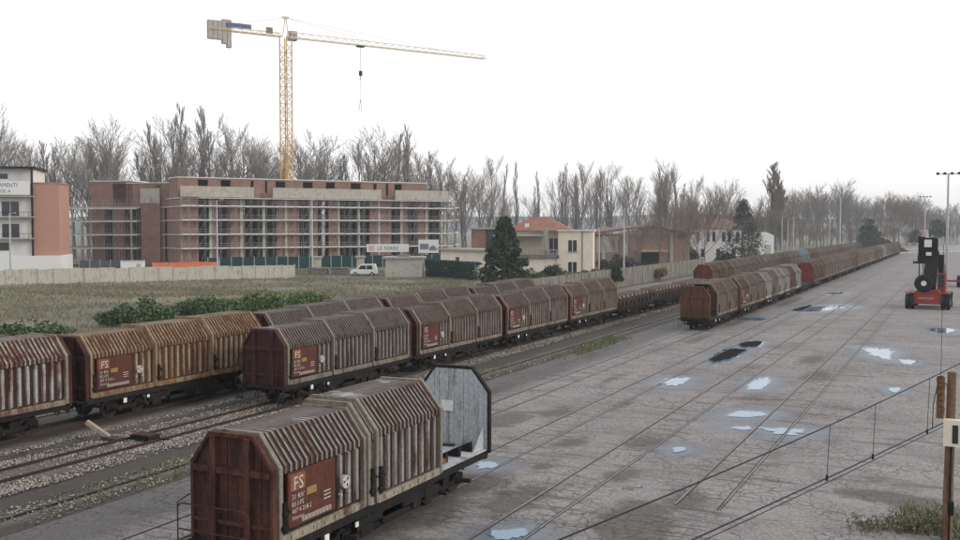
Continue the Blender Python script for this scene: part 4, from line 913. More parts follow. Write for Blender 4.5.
# --- tower crane
M['crane_yellow'] = plain('crane_yellow', (0.55, 0.34, 0.10), .6, .2, 1.0); M['crane_pale'] = plain('crane_pale', (0.62, 0.52, 0.40), .6, .2, 1.0)
K = empty('tower_crane', (-160.0, 213.5, -.3)); tag(K, 'yellow lattice tower crane rising behind the brick block', 'crane')
hm = 59.0; w = 1.1
mb = MB()
for sx in (-1, 1):
    for sy in (-1, 1): mb.beam((sx*w, sy*w, 0), (sx*w, sy*w, hm), .22)
z = 0; s = 1
while z < hm-2:
    for a, b in (((-w, -w), (w, -w)), ((w, -w), (w, w)), ((w, w), (-w, w)), ((-w, w), (-w, -w))):
        p, q = (a, b) if s > 0 else (b, a); mb.beam((*p, z), (*q, z+2.2), .11); mb.beam((*a, z), (*b, z), .11)
    z += 2.2; s = -s
mb.build('mast', M['crane_yellow'], K)
ja = R(90)-math.atan2(0, 1); 
jib_dir = R(57.0)-R(25.945)                                  # heading east of north
J = put('jib', MB().mesh('jib', []), K) if False else None
def jb(mb_fn, name, mat, parent):
    m = MB(); mb_fn(m); o = m.build(name, mat, parent); o.location = (0, 0, hm); o.rotation_euler = (0, 0, R(90)-jib_dir); return o
def lattice(m, x0, x1, h0, h1, wd, step):
    for y in (-wd, wd): m.beam((x0, y, 0), (x1, y, 0), .20)
    m.beam((x0, 0, h0), (x1, 0, h1), .16); x = x0; i = 0; sg = 1 if x1 > x0 else -1
    while (x1-x)*sg > .5:
        nx_ = x+sg*min(step, abs(x1-x)); t0 = (x-x0)/(x1-x0); t1 = ((x+nx_)/2-x0)/(x1-x0); hh = h0+(h1-h0)*t1
        for y in (-wd, wd): m.beam((x, y, 0), ((x+nx_)/2, 0, hh), .07); m.beam(((x+nx_)/2, 0, hh), (nx_, y, 0), .07)
        m.beam((x, -wd, 0), (x, wd, 0), .08); x = nx_
jb(lambda m: lattice(m, 1.2, 62, 1.5, 1.0, .65, 2.4), 'jib', M['crane_pale'], K)
jb(lambda m: lattice(m, -1.2, -20, .9, .9, .7, 2.4), 'counter_jib', M['crane_yellow'], K)
def cw(m):
    for i in range(5): m.box(-20.5+i*1.2, -20.5+i*1.2+1.1, -.6, .6, -2.4-(i > 2)*.9-(i > 3)*.9, 2.2+(i > 2)*.5)
jb(cw, 'counterweight', M['concrete'], K)
jb(lambda m: [m.beam((-.8, 0, 0), (-.1, 0, 5.0), .2), m.beam((.8, 0, 0), (.1, 0, 5.0), .2), m.box(-.9, .9, -.3, .3, 4.8, 5.3)], 'apex', M['crane_pale'], K)
jb(lambda m: [m.tube([(0, 0, 5.0), (-18, 0, 1.0)], .05, 4), m.tube([(0, 0, 5.0), (24, 0, 1.4)], .05, 4), m.tube([(0, 0, 5.0), (46, 0, 1.2)], .05, 4)], 'tie_bar', M['crane_pale'], K)
jb(lambda m: m.box(1.5, 3.6, .8, 2.6, -.4, 2.0), 'cab', M['concrete'], K)
def sgn(m): m.box(-16, -9.5, -.78, -.74, .9, 2.0)
jb(sgn, 'sign_board', plain('crane_sign', (0.10, 0.12, 0.2), .6), K)
def sg2(m): m.box(-5.6, -3.8, -.78, -.74, .3, 1.9)
jb(sg2, 'sign_plate', plain('crane_plate', (0.2, 0.16, 0.12), .6), K)
jb(lambda m: [m.box(20.5, 22.5, -.7, .7, -.5, -.15), m.tube([(21.5, 0, -.3), (21.5, 0, -7.0)], .05, 4)], 'trolley', M['black_steel'], K)
jb(lambda m: [m.box(21.1, 21.9, -.25, .25, -8.2, -6.9), m.tube([(21.5, 0, -8.2), (21.5, .1, -8.9), (21.2, .1, -9.1)], .1, 5)], 'hook_block', M['black_steel'], K)
jb(lambda m: [m.tube([(21.5, 0, -9), (21.3, 0, -15)], .04, 4), m.tube([(21.4, 0, -14.6), (20.9, 0, -18.2)], .06, 4), m.tube([(21.4, 0, -14.6), (21.8, 0, -18.0)], .06, 4)], 'sling', M['black_steel'], K)

# --- villa with terrace, its long low wing, and the hedge
t = empty('low_annex', (-97.2, 181.2, -.2), math.atan2(-7.5, 18.8)); tag(t, 'long low pinkish annex with grey roof left of the villa', 'building')
box_part('wall', M['plaster_pink'], t, 0, 21, 0, 6, 0, 4.9); box_part('roof', M['concrete'], t, -.7, 21.3, -.7, 6.5, 4.9, 5.3)
for x in (4.8, 14.6): w_ = box_part('window', M['dark_glass'], t, x, x+1.1, -.04, .0, 1.8, 3.6); box_part('sill', M['concrete'], w_, x-.1, x+1.2, -.14, -.04, 1.65, 1.8)
t = empty('shed', (-93.0, 187.0, -.2), R(20)); tag(t, 'small brick shed with glazed front behind the low annex', 'shed'); box_part('wall', M['brick'], t, 0, 3, 0, 4, 0, 9.2); box_part('glazing', M['dark_glass'], t, 3, 9, .2, .3, 5.2, 9.0); box_part('roof', M['concrete'], t, -.3, 13, -.4, 4.4, 9.2, 9.5); box_part('back_wall', M['plaster_white'], t, 3, 12.6, 3.6, 4, 0, 9.2)
VV = empty('villa', (-74.6, 164.0, -.2), math.atan2(3.4, 15.9)+.10); tag(VV, 'cream two storey villa with red hipped roof and terrace', 'house')
box_part('wall', M['plaster_cream'], VV, 9.4, 15.6, 0, 10, 0, 8.9); box_part('rear_wall', M['plaster_cream'], VV, 0, 9.4, 3.2, 10, 0, 8.9); box_part('ground_floor_wall', M['plaster_pink'], VV, 0, 9.4, -.6, 3.2, 0, 4.1)
box_part('terrace_slab', M['concrete_dark'], VV, -1, 9.6, -1.1, 3.2, 4.1, 4.6)
for x in np.arange(-.8, 9.6, .55): box_part('baluster', M['concrete'], VV, x, x+.14, -1.0, -.85, 4.6, 5.5)
box_part('railing', M['concrete'], VV, -1, 9.6, -1.05, -.8, 5.5, 5.65); box_part('canopy', M['galv'], VV, -2.2, 6.8, -1.4, 3.2, 8.0, 8.2); 
for x in (1.0, 6.6): box_part('canopy_post', M['concrete'], VV, x, x+.16, -1.0, -.84, 4.6, 8.0)
box_part('chimney', M['concrete'], VV, 6.9, 7.5, -.6, 0, 4.6, 9.6)
mb = MB(); a = (-.7, -.9, 8.9); e = 12.0; d = 10.7
mb.add([(-.7, 2.2, 9.0), (e, 1.0, 9.0), (e, d, 9.0), (-.7, d, 9.0), (4.4, 5.6, 11.5), (7.2, 5.4, 11.5)], [(0, 1, 5, 4), (1, 2, 5), (2, 3, 4, 5), (3, 0, 4), (0, 3, 2, 1)]); mb.build('roof', M['roof_tile'], VV)
box_part('cornice', M['plaster_white'], VV, 9.2, 15.9, -.35, 10.2, 8.9, 9.15)
for x, z, h in ((11.2, 5.3, 2.0), (11.2, 1.5, 1.9), (7.6, 5.0, 2.6)):
    y = -.03 if x > 9 else 3.17
    w_ = box_part('window', M['dark_glass'], VV, x, x+1.5, y, y+.03, z, z+h); box_part('window_frame', M['plaster_white'], w_, x+.68, x+.82, y-.04, y, z, z+h); box_part('sill', M['concrete'], w_, x-.15, x+1.65, y-.14, y, z-.14, z)
box_part('downpipe', M['roof_brown'], VV, 13.6, 13.75, -.12, 0, 0, 8.9); box_part('downpipe', M['galv'], VV, 9.0, 9.15, -.72, -.6, 0, 4.1)
box_part('dish', M['white_paint'], VV, 3.2, 4.0, 2.0, 2.1, 9.6, 10.3)

# --- warehouse with shallow gables
t = empty('warehouse', (-72.5, 204.0, -.2), math.atan2(28.5, 12.8)-.55); tag(t, 'brick warehouse with low brown roof right of the villa', 'building')
box_part('wall', weather('old_warehouse_wall', (.28, .17, .13), (.27, .24, .21), .5, rough=.9), t, 0, 22, 0, 16, 0, 8.0)
mb = MB(); mb.prism([(-1.0, 8.0), (7, 9.0), (13, 9.6), (22.8, 8.0), (22.8, 8.35), (13, 10.0), (7, 9.4), (-1, 8.4)], -1.2, 16.5, 'y'); mb.build('roof', M['roof_brown'], t)
mb = MB(); mb.prism([(4, 8.0), (13, 9.55), (21.8, 8.0)], -.12, -.02, 'y'); mb.build('gable', M['concrete'], t)
for x in (2.2, 7.2, 17.4): box_part('pier', M['concrete'], t, x, x+.7, -.25, 0, 0, 8.4)
box_part('window', M['concrete'], t, 1.0, 5.8, -.06, 0, 4.2, 7.6); box_part('awning', plain('yellow_awning', (.38, .32, .19), .8), t, 10.0, 16.2, -2.6, 0, 4.3, 4.7); box_part('door', M['dark_glass'], t, 11, 15, -.05, 0, 0, 4.2)

# --- second villa further on
t = empty('house', (-65.0, 262.5, -.2), math.atan2(10.5, 7.9)-.62); tag(t, 'pale two storey house with brown hipped roof beside the bare trees', 'house')
box_part('wall', M['plaster_white'], t, 0, 12.5, 0, 9, 0, 9.4)
mb = MB(); mb.add([(-.8, -.8, 9.4), (13.3, -.8, 9.4), (13.3, 9.8, 9.4), (-.8, 9.8, 9.4), (4, 4.5, 12.0), (8.5, 4.5, 12.0)], [(0, 1, 5, 4), (1, 2, 5), (2, 3, 4, 5), (3, 0, 4), (0, 3, 2, 1)]); mb.build('roof', M['roof_brown'], t)
for x in (.8, 3.4, 4.9, 7.4, 8.9, 11): w_ = box_part('window', M['dark_glass'], t, x, x+.8, -.04, 0, 5.9, 8.3); box_part('sill', M['concrete'], w_, x-.1, x+.9, -.12, -.04, 5.75, 5.9)
for x in (2, 6, 10): w_ = box_part('window', M['dark_glass'], t, x, x+.9, -.04, 0, 1.8, 3.9); box_part('sill', M['concrete'], w_, x-.1, x+1, -.12, -.04, 1.65, 1.8)
# --- white shed, far house
t = empty('white_shed', (-59.5, 324.5, -.2), R(28)); tag(t, 'white gabled shed behind the spreading bare tree', 'shed')
mb = MB(); mb.prism([(0, 0), (5, 0), (5, 7.0), (2.5, 8.0), (0, 7.0)], 0, 9, 'y'); mb.build('wall', M['white_paint'], t); box_part('door', M['galv'], t, 2, 4, -.05, 0, 0, 4)
t = empty('far_house', (-24.0, 566.0, -.2), R(8)); tag(t, 'small cream house among the far trees at the end of the yard', 'house')
box_part('wall', M['plaster_pink'], t, 0, 8.5, 0, 8, 0, 8.4); mb = MB(); mb.add([(-.8, -.8, 8.4), (9.3, -.8, 8.4), (9.3, 8.8, 8.4), (-.8, 8.8, 8.4), (4.2, 4, 10.6)], [(0, 1, 4), (1, 2, 4), (2, 3, 4), (3, 0, 4), (0, 3, 2, 1)]); mb.build('roof', M['roof_tile'], t)
for x in (1.4, 4.0, 6.4): box_part('window', M['dark_glass'], t, x, x+1.0, -.04, 0, 4.4, 7.2)
t = empty('far_house', (-52.0, 560.0, -.2), R(10)); tag(t, 'low pale farm building left of the small cream house', 'building')
box_part('wall', M['plaster_cream'], t, 0, 14, 0, 8, 0, 5.5); mb = MB(); mb.prism([(-.6, 5.5), (14.6, 5.5), (14.6, 6.0), (7, 8), (-.6, 6)], -.6, 8.6, 'y'); mb.build('roof', M['roof_tile'], t)

# --- concrete yard wall beside the tracks
panels('yard_wall', 'wall', 'tall weathered concrete panel wall behind the coil flats', (-50, 112), (-50, 212), 33, 3.0, M['concrete_dark'], M['concrete_dark'], z=-.15, th=.14, jit=.015, lean=.003, post_h=.05)

# ------------------------------------------------------------------ trees
def tree_meshes(seed, H, style, mats=('bark', 'twig')):
    """bare deciduous tree: trunk with limbs, and a crown of fine branches and twigs"""
    rg = random.Random(seed); T = MB(); Cw = MB(); tw_v = []; tw_f = []
    def twig(p, d, L, r):
        a = d.cross(Vector((rg.uniform(-1, 1), rg.uniform(-1, 1), rg.uniform(-1, 1)))).normalized()*r; e = p+d*L
        m = p+d*L*.5+Vector((rg.uniform(-1, 1), rg.uniform(-1, 1), rg.uniform(-.3, 1)))*L*.06
        b = len(tw_v); tw_v.extend([p-a, p+a, m+a*.8, m-a*.8, e]); tw_f.extend([(b, b+1, b+2, b+3), (b+3, b+2, b+4)])
    def dirn(d, spread, up):
        q = Vector((rg.gauss(0, 1), rg.gauss(0, 1), rg.gauss(0, 1))).normalized(); n = (d+q*spread); n.z += up; return n.normalized()
    def branch(p, d, L, r, lvl):
        segs = 3; pts = [p]; rs = [r]; q = p.copy(); dd = d.copy(); cols = style in ('poplar', 'column')
        for i in range(segs):
            dd = dirn(dd, .14, .10 if not cols else .25); q = q+dd*L/segs; pts.append(q.copy()); rs.append(r*(1-.26*(i+1)))
        (T if lvl == 1 else Cw).tube(pts, rs, 4 if lvl == 1 else 3, cap=False)
        nchild = {1: 6, 2: 5}.get(lvl, 0)
        if lvl < 3:
            for k in range(nchild):
                t = .25+.75*(k+rg.random())/nchild; i = min(int(t*segs), segs-1); f = t*segs-i; bp = pts[i].lerp(pts[i+1], f)
                nd = dirn((pts[i+1]-pts[i]).normalized(), .75 if not cols else .45, .25 if not cols else .6)
                branch(bp, nd, L*rg.uniform(.34, .56), max(r*.42, .035), lvl+1)
            branch(pts[-1], dd, L*.5, max(r*.35, .035), lvl+1)
        else:
            for k in range(4):
                t = .15+.85*rg.random(); i = min(int(t*segs), segs-1); bp = pts[i].lerp(pts[i+1], t*segs-i)
                twig(bp, dirn((pts[i+1]-pts[i]).normalized(), .7 if not cols else .4, .3), L*rg.uniform(.35, .8), .019)
    lean = Vector((rg.gauss(0, .04), rg.gauss(0, .04), 1)).normalized(); r0 = H*.0125
    if style == 'column': zs = [H*.06+i*H*.0115 for i in range(78)]; top = 1.0
    elif style == 'poplar': zs = [H*.12+i*H*.036 for i in range(23)]; top = 1.0
    elif style == 'spread': zs = [H*.22+i*H*.036 for i in range(13)]; top = .62
    else: zs = [H*.24+i*H*.044 for i in range(14)]; top = .88
    pts = [Vector((0, 0, 0))]; n = 7
    for i in range(1, n+1): pts.append(lean*(H*top*i/n)+Vector((rg.gauss(0, H*.006), rg.gauss(0, H*.006), 0)))
    T.tube(pts, [r0*(1-.88*i/n) for i in range(n+1)], 6, cap=False)
    for z in zs:
        a = rg.uniform(0, 6.28); t = min(z/(H*top), .98); i = int(t*n); bp = pts[i].lerp(pts[min(i+1, n)], t*n-i); u = (z/H)
        if style == 'column': L = H*.16*(1.08-u)+1.2; el = R(60+18*rg.random())
        elif style == 'poplar': L = H*.15*(1.15-u)+1.0; el = R(62+18*rg.random())
        elif style == 'spread': L = H*.46*(1.1-u*.75); el = R(38+25*rg.random())
        else: L = H*.34*(1.15-u*.8); el = R(52+22*rg.random())
        d = Vector((math.cos(a)*math.cos(el), math.sin(a)*math.cos(el), math.sin(el))); branch(bp, d, L, r0*(.42 if style not in ('poplar', 'column') else .22)*(1.1-u*.6), 1)
    Cw.add(tw_v, tw_f); return T.mesh('trunk', [M[mats[0]]]), Cw.mesh('crown', [M[mats[1]]])
TR = {}
for i in range(5): TR['tall', i] = tree_meshes(100+i, 30.0, 'tall')
for i in range(3): TR['spread', i] = tree_meshes(200+i, 20.0, 'spread', ('bark', 'twig_warm'))
for i in range(3): TR['poplar', i] = tree_meshes(300+i, 30.0, 'poplar')
for i in range(3): TR['column', i] = tree_meshes(400+i, 30.0, 'column', ('bark', 'twig_warm'))
tr = random.Random(3)
def tree(kind, x, y, h, label, group=None, wide=1.0, name='bare_tree', z=-.3):
    H0 = 20.0 if kind == 'spread' else 30.0; k = tr.randrange(5 if kind == 'tall' else 3); t = empty(name, (x, y, z), tr.uniform(0, 6.28)); s = h/H0; t.scale = (s*wide, s*wide, s)
    put('trunk', TR[kind, k][0], t); put('crown', TR[kind, k][1], t); tag(t, label, 'tree', group); return t
# long row behind the building site: from camera-left to the villa, drawing away to the right
LR = ['tall bare tree above the apartment house and brick wing', 'tall bare tree rising behind the crane end of the brick block', 'tall bare tree behind the right half of the brick block', 'tall bare tree between the brick block and the cedar']
GR = ['trees behind the apartment house', 'trees left of the crane mast', 'trees right of the crane mast', 'trees between brick block and cedar']
psi = R(25.945); cx_, sx_ = math.cos(psi), math.sin(psi)
def cw_(right, fwd): return (right*cx_-fwd*sx_, right*sx_+fwd*cx_)
row = []
for i in range(66):
    u = i/65; r = -172+u*182+tr.gauss(0, 1.2); f = 272+u*66+tr.uniform(-9, 26); hgt = 37.5+3.5*math.sin(u*17)+2.5*math.sin(u*41+1)+tr.uniform(-4, 3.0)
    if u < .22: hgt -= 5*(1-u/.22)
    if u > .80: hgt *= 1-.55*(u-.80)/.20
    row.append((r, f, hgt))
for r, f, h in row:
    x, y = cw_(r, f); q_ = r/f; LROW, gr_ = ((LR[0], GR[0]) if q_ < -.40 else (LR[1], GR[1]) if q_ < -.20 else (LR[2], GR[2]) if q_ < -.06 else (LR[3], GR[3])); tree('tall' if tr.random() < .8 else 'poplar', x, y, h, LROW, gr_, tr.uniform(1.05, 1.5))
for i in range(16):
    x, y = cw_(-190+i*13+tr.uniform(-3, 3), 318+i*3+tr.uniform(-10, 24)); tree('tall', x, y, 30+tr.uniform(-5, 6), 'shorter bare tree filling the back of the row behind the site', 'back rank behind the building site', 1.1)
# slim poplars and trees behind the villa and warehouse
for i in range(8):
    x, y = cw_(8+i*5.3+tr.uniform(-1.5, 1.5), 345+tr.uniform(-15, 35)); tree('poplar', x, y, tr.uniform(24, 33), 'slim bare poplar rising behind the villa roof', 'slim poplars behind the villa', .75)
for i in range(19):
    u = i/18; x, y = cw_(30+u*45+tr.uniform(-2, 2), 352+tr.uniform(-20, 55)); tree('tall' if i % 3 else 'poplar', x, y, tr.uniform(27, 33)*(1-.08*u), 'tall bare tree in the grove behind the warehouse', 'grove behind the warehouse', 1.0)
for i in range(9):
    x, y = cw_(62+i*3.4, 330+tr.uniform(-20, 30)); tree('spread' if i % 2 else 'tall', x, y, tr.uniform(19, 25) if i < 6 else tr.uniform(16, 20), 'spreading bare tree between the warehouse and the pale house', 'trees between warehouse and pale house', 1.0)
for i in range(9):
    x, y = cw_(12+i*9.0, 420+tr.uniform(-10, 40)); tree('tall', x, y, tr.uniform(17, 24), 'distant bare tree seen between the trunks behind the villa', 'thin trees far behind the villa', 1.3)
# single trees on the right
x, y = cw_(121, 408); tree('column', x-.7, y, 35, 'single tall columnar poplar standing above the far trees', None, 1.8); tree('column', x+1.5, y+3, 32, 'shorter columnar poplar close beside the tallest one', None, 1.7)
x, y = cw_(65.2, 240); tree('spread', x, y, 15.5, 'bare tree with leaning trunk beside the far train', None, .85)
x, y = cw_(51.0, 262); tree('spread', x, y, 15.0, 'small bare tree in front of the pale house', None, .5)
for i, (r_, f_, h_) in enumerate(((31, 196, 11), (36, 199, 13), (42, 206, 15), (46, 212, 14), (50, 222, 17), (28, 202, 9))):
    x, y = cw_(r_, f_); tree('spread', x, y, h_, 'bare garden tree overlapping the warehouse front', 'bare garden trees before the warehouse', .9)
# hazy wood on the right, receding
n_ = 0
for i in range(58):
    u = i/57; px = 785+u*195+tr.uniform(-4, 4); f = 400+u*190+tr.uniform(-30, 150); topy = 190+20*max(0, u-.22)/.78+6*math.sin(u*19)*(u < .8)+tr.uniform(-3, 9)
    h = 9.75+(227-topy)*f/1000; x, y = cw_((px-480)/1000*f, f); tree('tall' if tr.random() < .7 else 'spread', x, y, max(h, 11), 'bare tree in the hazy wood beyond the far trains', 'hazy wood beyond the far trains', 1.25)
for i in range(34):
    px = 778+i*5.4+tr.uniform(-3, 3); f = 395+i*4+tr.uniform(0, 40); x, y = cw_((px-480)/1000*f, f); tree('spread', x, y, tr.uniform(7, 11.5), 'low bare undergrowth tree along the edge of the hazy wood', 'undergrowth along the hazy wood', 1.5)
for i in range(14):
    px = 690+i*7.2+tr.uniform(-3, 3); f = 380+tr.uniform(0, 60); x, y = cw_((px-480)/1000*f, f); tree('spread', x, y, tr.uniform(12, 17), 'low bare tree behind the pale house and white shed', 'low trees behind the pale house', 1.2)

# ------------------------------------------------------------------ evergreens, shrubs, hedges
def leaf_cloud(n, fn, size, seed, aspect=.55):
    rg = np.random.default_rng(seed); P = fn(rg, n); n = len(P); a = rg.normal(size=(n, 3)); a /= np.linalg.norm(a, axis=1, keepdims=True)
    b = np.cross(a, rg.normal(size=(n, 3))); b /= np.linalg.norm(b, axis=1, keepdims=True); s = size*rg.uniform(.6, 1.4, (n, 1)); a = a*s; b = b*s*aspect
    v = np.stack([P-a, P+b, P+a, P-b], 1).reshape(-1, 3); f = np.arange(4*n).reshape(-1, 4); return v, f
def clumps(rg, n, centers, radii, hollow=.55):
    k = rg.integers(0, len(centers), n); d = rg.normal(size=(n, 3)); d /= np.linalg.norm(d, axis=1, keepdims=True); r = radii[k][:, None]*(hollow+(1-hollow)*rg.random((n, 1)))
    return centers[k]+d*r*np.array([1, 1, .8])
M['leaf_dark'] = leaf_mat('evergreen_needles', (0.014, 0.028, 0.016), (0.070, 0.090, 0.042)); M['leaf_bush'] = leaf_mat('bush_leaves', (0.022, 0.050, 0.020), (0.090, 0.145, 0.052))
M['leaf_light'] = leaf_mat('light_bush_leaves', (0.05, 0.085, 0.025), (0.14, 0.19, 0.06)); M['leaf_hedge'] = leaf_mat('hedge_leaves', (0.012, 0.036, 0.030), (0.035, 0.075, 0.058)); M['weed'] = leaf_mat('dead_weeds', (0.08, 0.075, 0.045), (0.19, 0.165, 0.10))
def shrub(name, cat, loc, size, mat, label, n=2600, leaf=.16, seed=1, group=None, cl=26):
    t = empty(name, loc); tag(t, label, cat, group); rg = np.random.default_rng(seed); sx, sy, sz = size
    cen = rg.uniform(-1, 1, (cl, 3)); cen = cen*np.array([sx*.38, sy*.38, 0]); 
    rr = np.hypot(cen[:, 0]/(sx*.5), cen[:, 1]/(sy*.5)); cen[:, 2] = sz*(.25+.5*rg.random(cl)*(1.1-rr.clip(0, .9))); rad = rg.uniform(.14, .27, cl)*min(sx, sy, sz*1.6)
    v, f = leaf_cloud(n, lambda g, m: clumps(g, m, cen, rad), leaf, seed); v[:, 2] = np.abs(v[:, 2]); put('foliage', fast_mesh('foliage', v, f, 4, [mat]), t)
    mb = MB()
    for i in range(7): c = cen[i]; mb.tube([(0, 0, 0), (c[0]*.5, c[1]*.5, c[2]*.5), tuple(c)], [.05, .035, .015], 4)
    mb.build('stem', M['bark'], t)['kind'] = 'stuff'; return t
shrub('bush', 'bush', (-66.0, 54.5, -.1), (9, 6, 3.0), M['leaf_bush'], 'dark green bush at the left edge behind the grey wagon', 3600, .17, 1)
shrub('bush', 'bush', (-71.0, 72.0, -.1), (9.5, 6, 2.9), M['leaf_bush'], 'broad dark green bush left of the pair behind the ochre wagon', 4200, .17, 2)
shrub('bush', 'bush', (-70.6, 80.0, -.1), (8.5, 6, 3.1), M['leaf_bush'], 'dark green bush right of the pair behind the ochre wagon', 4200, .17, 3)
shrub('bush', 'bush', (-73.6, 93.5, -.1), (7, 5, 2.8), M['leaf_light'], 'yellow green bush in the dry field, larger of the two', 3000, .17, 4)
shrub('bush', 'bush', (-71.5, 99.0, -.1), (6, 5, 2.2), M['leaf_light'], 'yellow green bush in the dry field, smaller of the two', 2600, .17, 5)
shrub('bush', 'bush', (-73.0, 87.8, -.1), (7, 4, 1.6), M['leaf_bush'], 'low green bush joining the dark and yellow green bushes', 2400, .15, 6)
shrub('bush', 'bush', (-62.5, 147.5, -.1), (6, 5, 3.6), M['leaf_bush'], 'rounded green bush at the foot of the dark cedar', 3200, .2, 7)
shrub('bush', 'bush', (-60.3, 151.0, -.1), (6, 5, 4.2), M['leaf_dark'], 'dark bush in front of the villa terrace', 3000, .2, 8)
shrub('bush', 'bush', (-57.5, 160.5, -.1), (7.5, 4, 3.6), leaf_mat('red_brown_leaves', (.10, .07, .055), (.16, .11, .09)), 'reddish brown bush below the villa windows', 2600, .2, 9)
shrub('bush', 'bush', (-62.0, 190.0, -.1), (12, 5, 6.0), leaf_mat('grey_twigs', (.055, .055, .055), (.11, .105, .10)), 'grey leafless thicket right of the villa', 3200, .26, 10)
shrub('climber', 'plant', (-49.5, 150.5, -.1), (2.4, 2.4, 5.2), M['leaf_dark'], 'dark ivy clump hanging over the concrete yard wall', 2600, .2, 11)
shrub('bush', 'bush', (-59.5, 232.0, -.1), (6, 6, 8.0), M['leaf_dark'], 'tall dark evergreen bush left of the pale house', 3000, .3, 12)
shrub('bush', 'bush', (-50.8, 237.0, -.1), (5.5, 5.5, 4.2), M['leaf_dark'], 'rounded dark bush in front of the pale house', 2600, .26, 13)
shrub('bush', 'bush', (-49.5, 175.0, -.1), (3, 3, 4.4), leaf_mat('yellow_bush', (.16, .13, .05), (.28, .23, .10)), 'yellowish bush beside the warehouse awning', 1400, .2, 14)
for i, (px, f, h, w) in enumerate(((938, 470, 16.5, 9), (812+56, 430, 14.5, 9), (938-24, 500, 9, 7))):
    x, y = cw_((px-480)/1000*f, f); shrub('evergreen_tree', 'tree', (x, y, -.2), (w, w, h*1.25), M['leaf_dark'], ['dark evergreen by the far lamp mast', 'dark evergreen in the hazy wood beyond the dark mound', 'low evergreen beside the small cream house'][i], 2600, .42, 20+i)
def cone_tree(name, loc, h, r, mat, label, n, leaf, seed, droop=.25, bare=0.0):
    t = empty(name, loc); tag(t, label, 'tree'); rg = np.random.default_rng(seed); k = 240; z = h*(.04+.93*rg.random(k)**1.25); a = rg.uniform(0, 6.28, k)
    prof_ = np.minimum(1.0, (1.05-z/h)*1.3)*r; rr = prof_*rg.uniform(.45, 1.02, k); cen = np.column_stack([np.cos(a)*rr, np.sin(a)*rr, z]); rad = rg.uniform(.10, .24, k)*r
    v, f = leaf_cloud(n, lambda g, m: clumps(g, m, cen, rad, .6), leaf, seed); put('crown', fast_mesh('crown', v, f, 4, [mat]), t)
    mb = MB(); mb.tube([(0, 0, 0), (0, 0, h*.5), (0, 0, h*.95)], [r*.09, r*.06, .04], 6)
    for i in range(40): mb.tube([(0, 0, cen[i][2]*.92), tuple(cen[i])], [r*.02, .02], 4)
    mb.build('trunk', M['bark'], t); return t
cone_tree('cedar_tree', (-66.9, 146.5, -.2), 11.3, 3.9, M['leaf_dark'], 'dense dark evergreen cedar standing left of the villa', 26000, .21, 31)
x, y = cw_(62.5, 238); cone_tree('conifer_tree', (x, y, -.2), 16.2, 5.6, leaf_mat('thin_needles', (.045, .05, .045), (.10, .095, .085)), 'thin greyish conifer beside the pale house', 7500, .2, 32)
# hedge
t = empty('hedge', (-93.0, 167.5, -.1), math.atan2(-10.0, 16.0)); tag(t, 'clipped dark green hedge in front of the low annex', 'hedge')
def hedge_fn(g, m): p = g.uniform(0, 1, (m, 3))*np.array([17.5, 1.6, 3.1]); k = g.integers(0, 3, m); p[k == 0, 1] = g.normal(0, .07, (k == 0).sum()); p[k == 1, 2] = 3.1+g.normal(0, .09, (k == 1).sum()); return p
v, f = leaf_cloud(14000, hedge_fn, .15, 41); put('foliage', fast_mesh('foliage', v, f, 4, [M['leaf_hedge']]), t)
mb = MB(); 
for i in range(12): mb.tube([(.6+i*1.5, .8, 0), (.6+i*1.5, .8, 2.6)], [.07, .03], 4)
mb.build('stem', M['bark'], t)

# dry grass on the field, weeds by the pole and along the siding
def blades(name, zones, hgt, mat, label, seed, wid=.03, cat='grass'):
    rg = np.random.default_rng(seed); V_ = []
    for poly, n, k in zones:
        (x0, x1), (y0, y1) = poly; p = np.column_stack([rg.uniform(x0, x1, n), rg.uniform(y0, y1, n)])
        nz = np.array([mnoise.noise(Vector((a*.09, b*.09, seed))) for a, b in p]); p = p[rg.random(n) < np.clip(.55+nz*1.2, .08, 1)]; V_.append(np.column_stack([p, np.full(len(p), k)]))
    c = np.concatenate(V_); n = len(c); h = hgt*rg.uniform(.45, 1.3, n); a = rg.uniform(0, 6.28, n); l = rg.normal(0, .35, (n, 2))*h[:, None]; w = wid*rg.uniform(.7, 1.5, n)
    b0 = c.copy(); b1 = c.copy(); b0[:, 0] -= np.cos(a)*w; b0[:, 1] -= np.sin(a)*w; b1[:, 0] += np.cos(a)*w; b1[:, 1] += np.sin(a)*w; tp = c.copy(); tp[:, :2] += l; tp[:, 2] += h
    v = np.stack([b0, b1, tp], 1).reshape(-1, 3); o = put(name, fast_mesh(name, v, np.arange(3*n).reshape(-1, 3), 3, [mat])); tag(o, label, cat, kind='stuff'); return o
M['dry_grass'] = leaf_mat('dry_grass', (0.10, 0.095, 0.055), (0.225, 0.205, 0.125)); M['green_grass'] = leaf_mat('green_grass', (0.06, 0.085, 0.03), (0.15, 0.16, 0.06))
blades('dry_grass', [(((-150, -44), (20, 118)), 90000, -.06), (((-135, -60), (100, 185)), 60000, -.06)], .38, M['dry_grass'], 'dry brownish grass covering the field behind the trains', 51, .05)
blades('green_grass', [(((-27.6, -25.4), (66, 82)), 3600, -.03), (((-28.6, -26.2), (46, 66)), 800, -.03), (((-28.8, -26.4), (20, 62)), 1500, -.03), (((-1.8, 1.5), (33.2, 37.2)), 2600, -.02), (((-43, -41.5), (30, 110)), 5000, -.1)], .24, M['green_grass'], 'green grass tufts growing by the siding and the wooden pole', 52, .025)
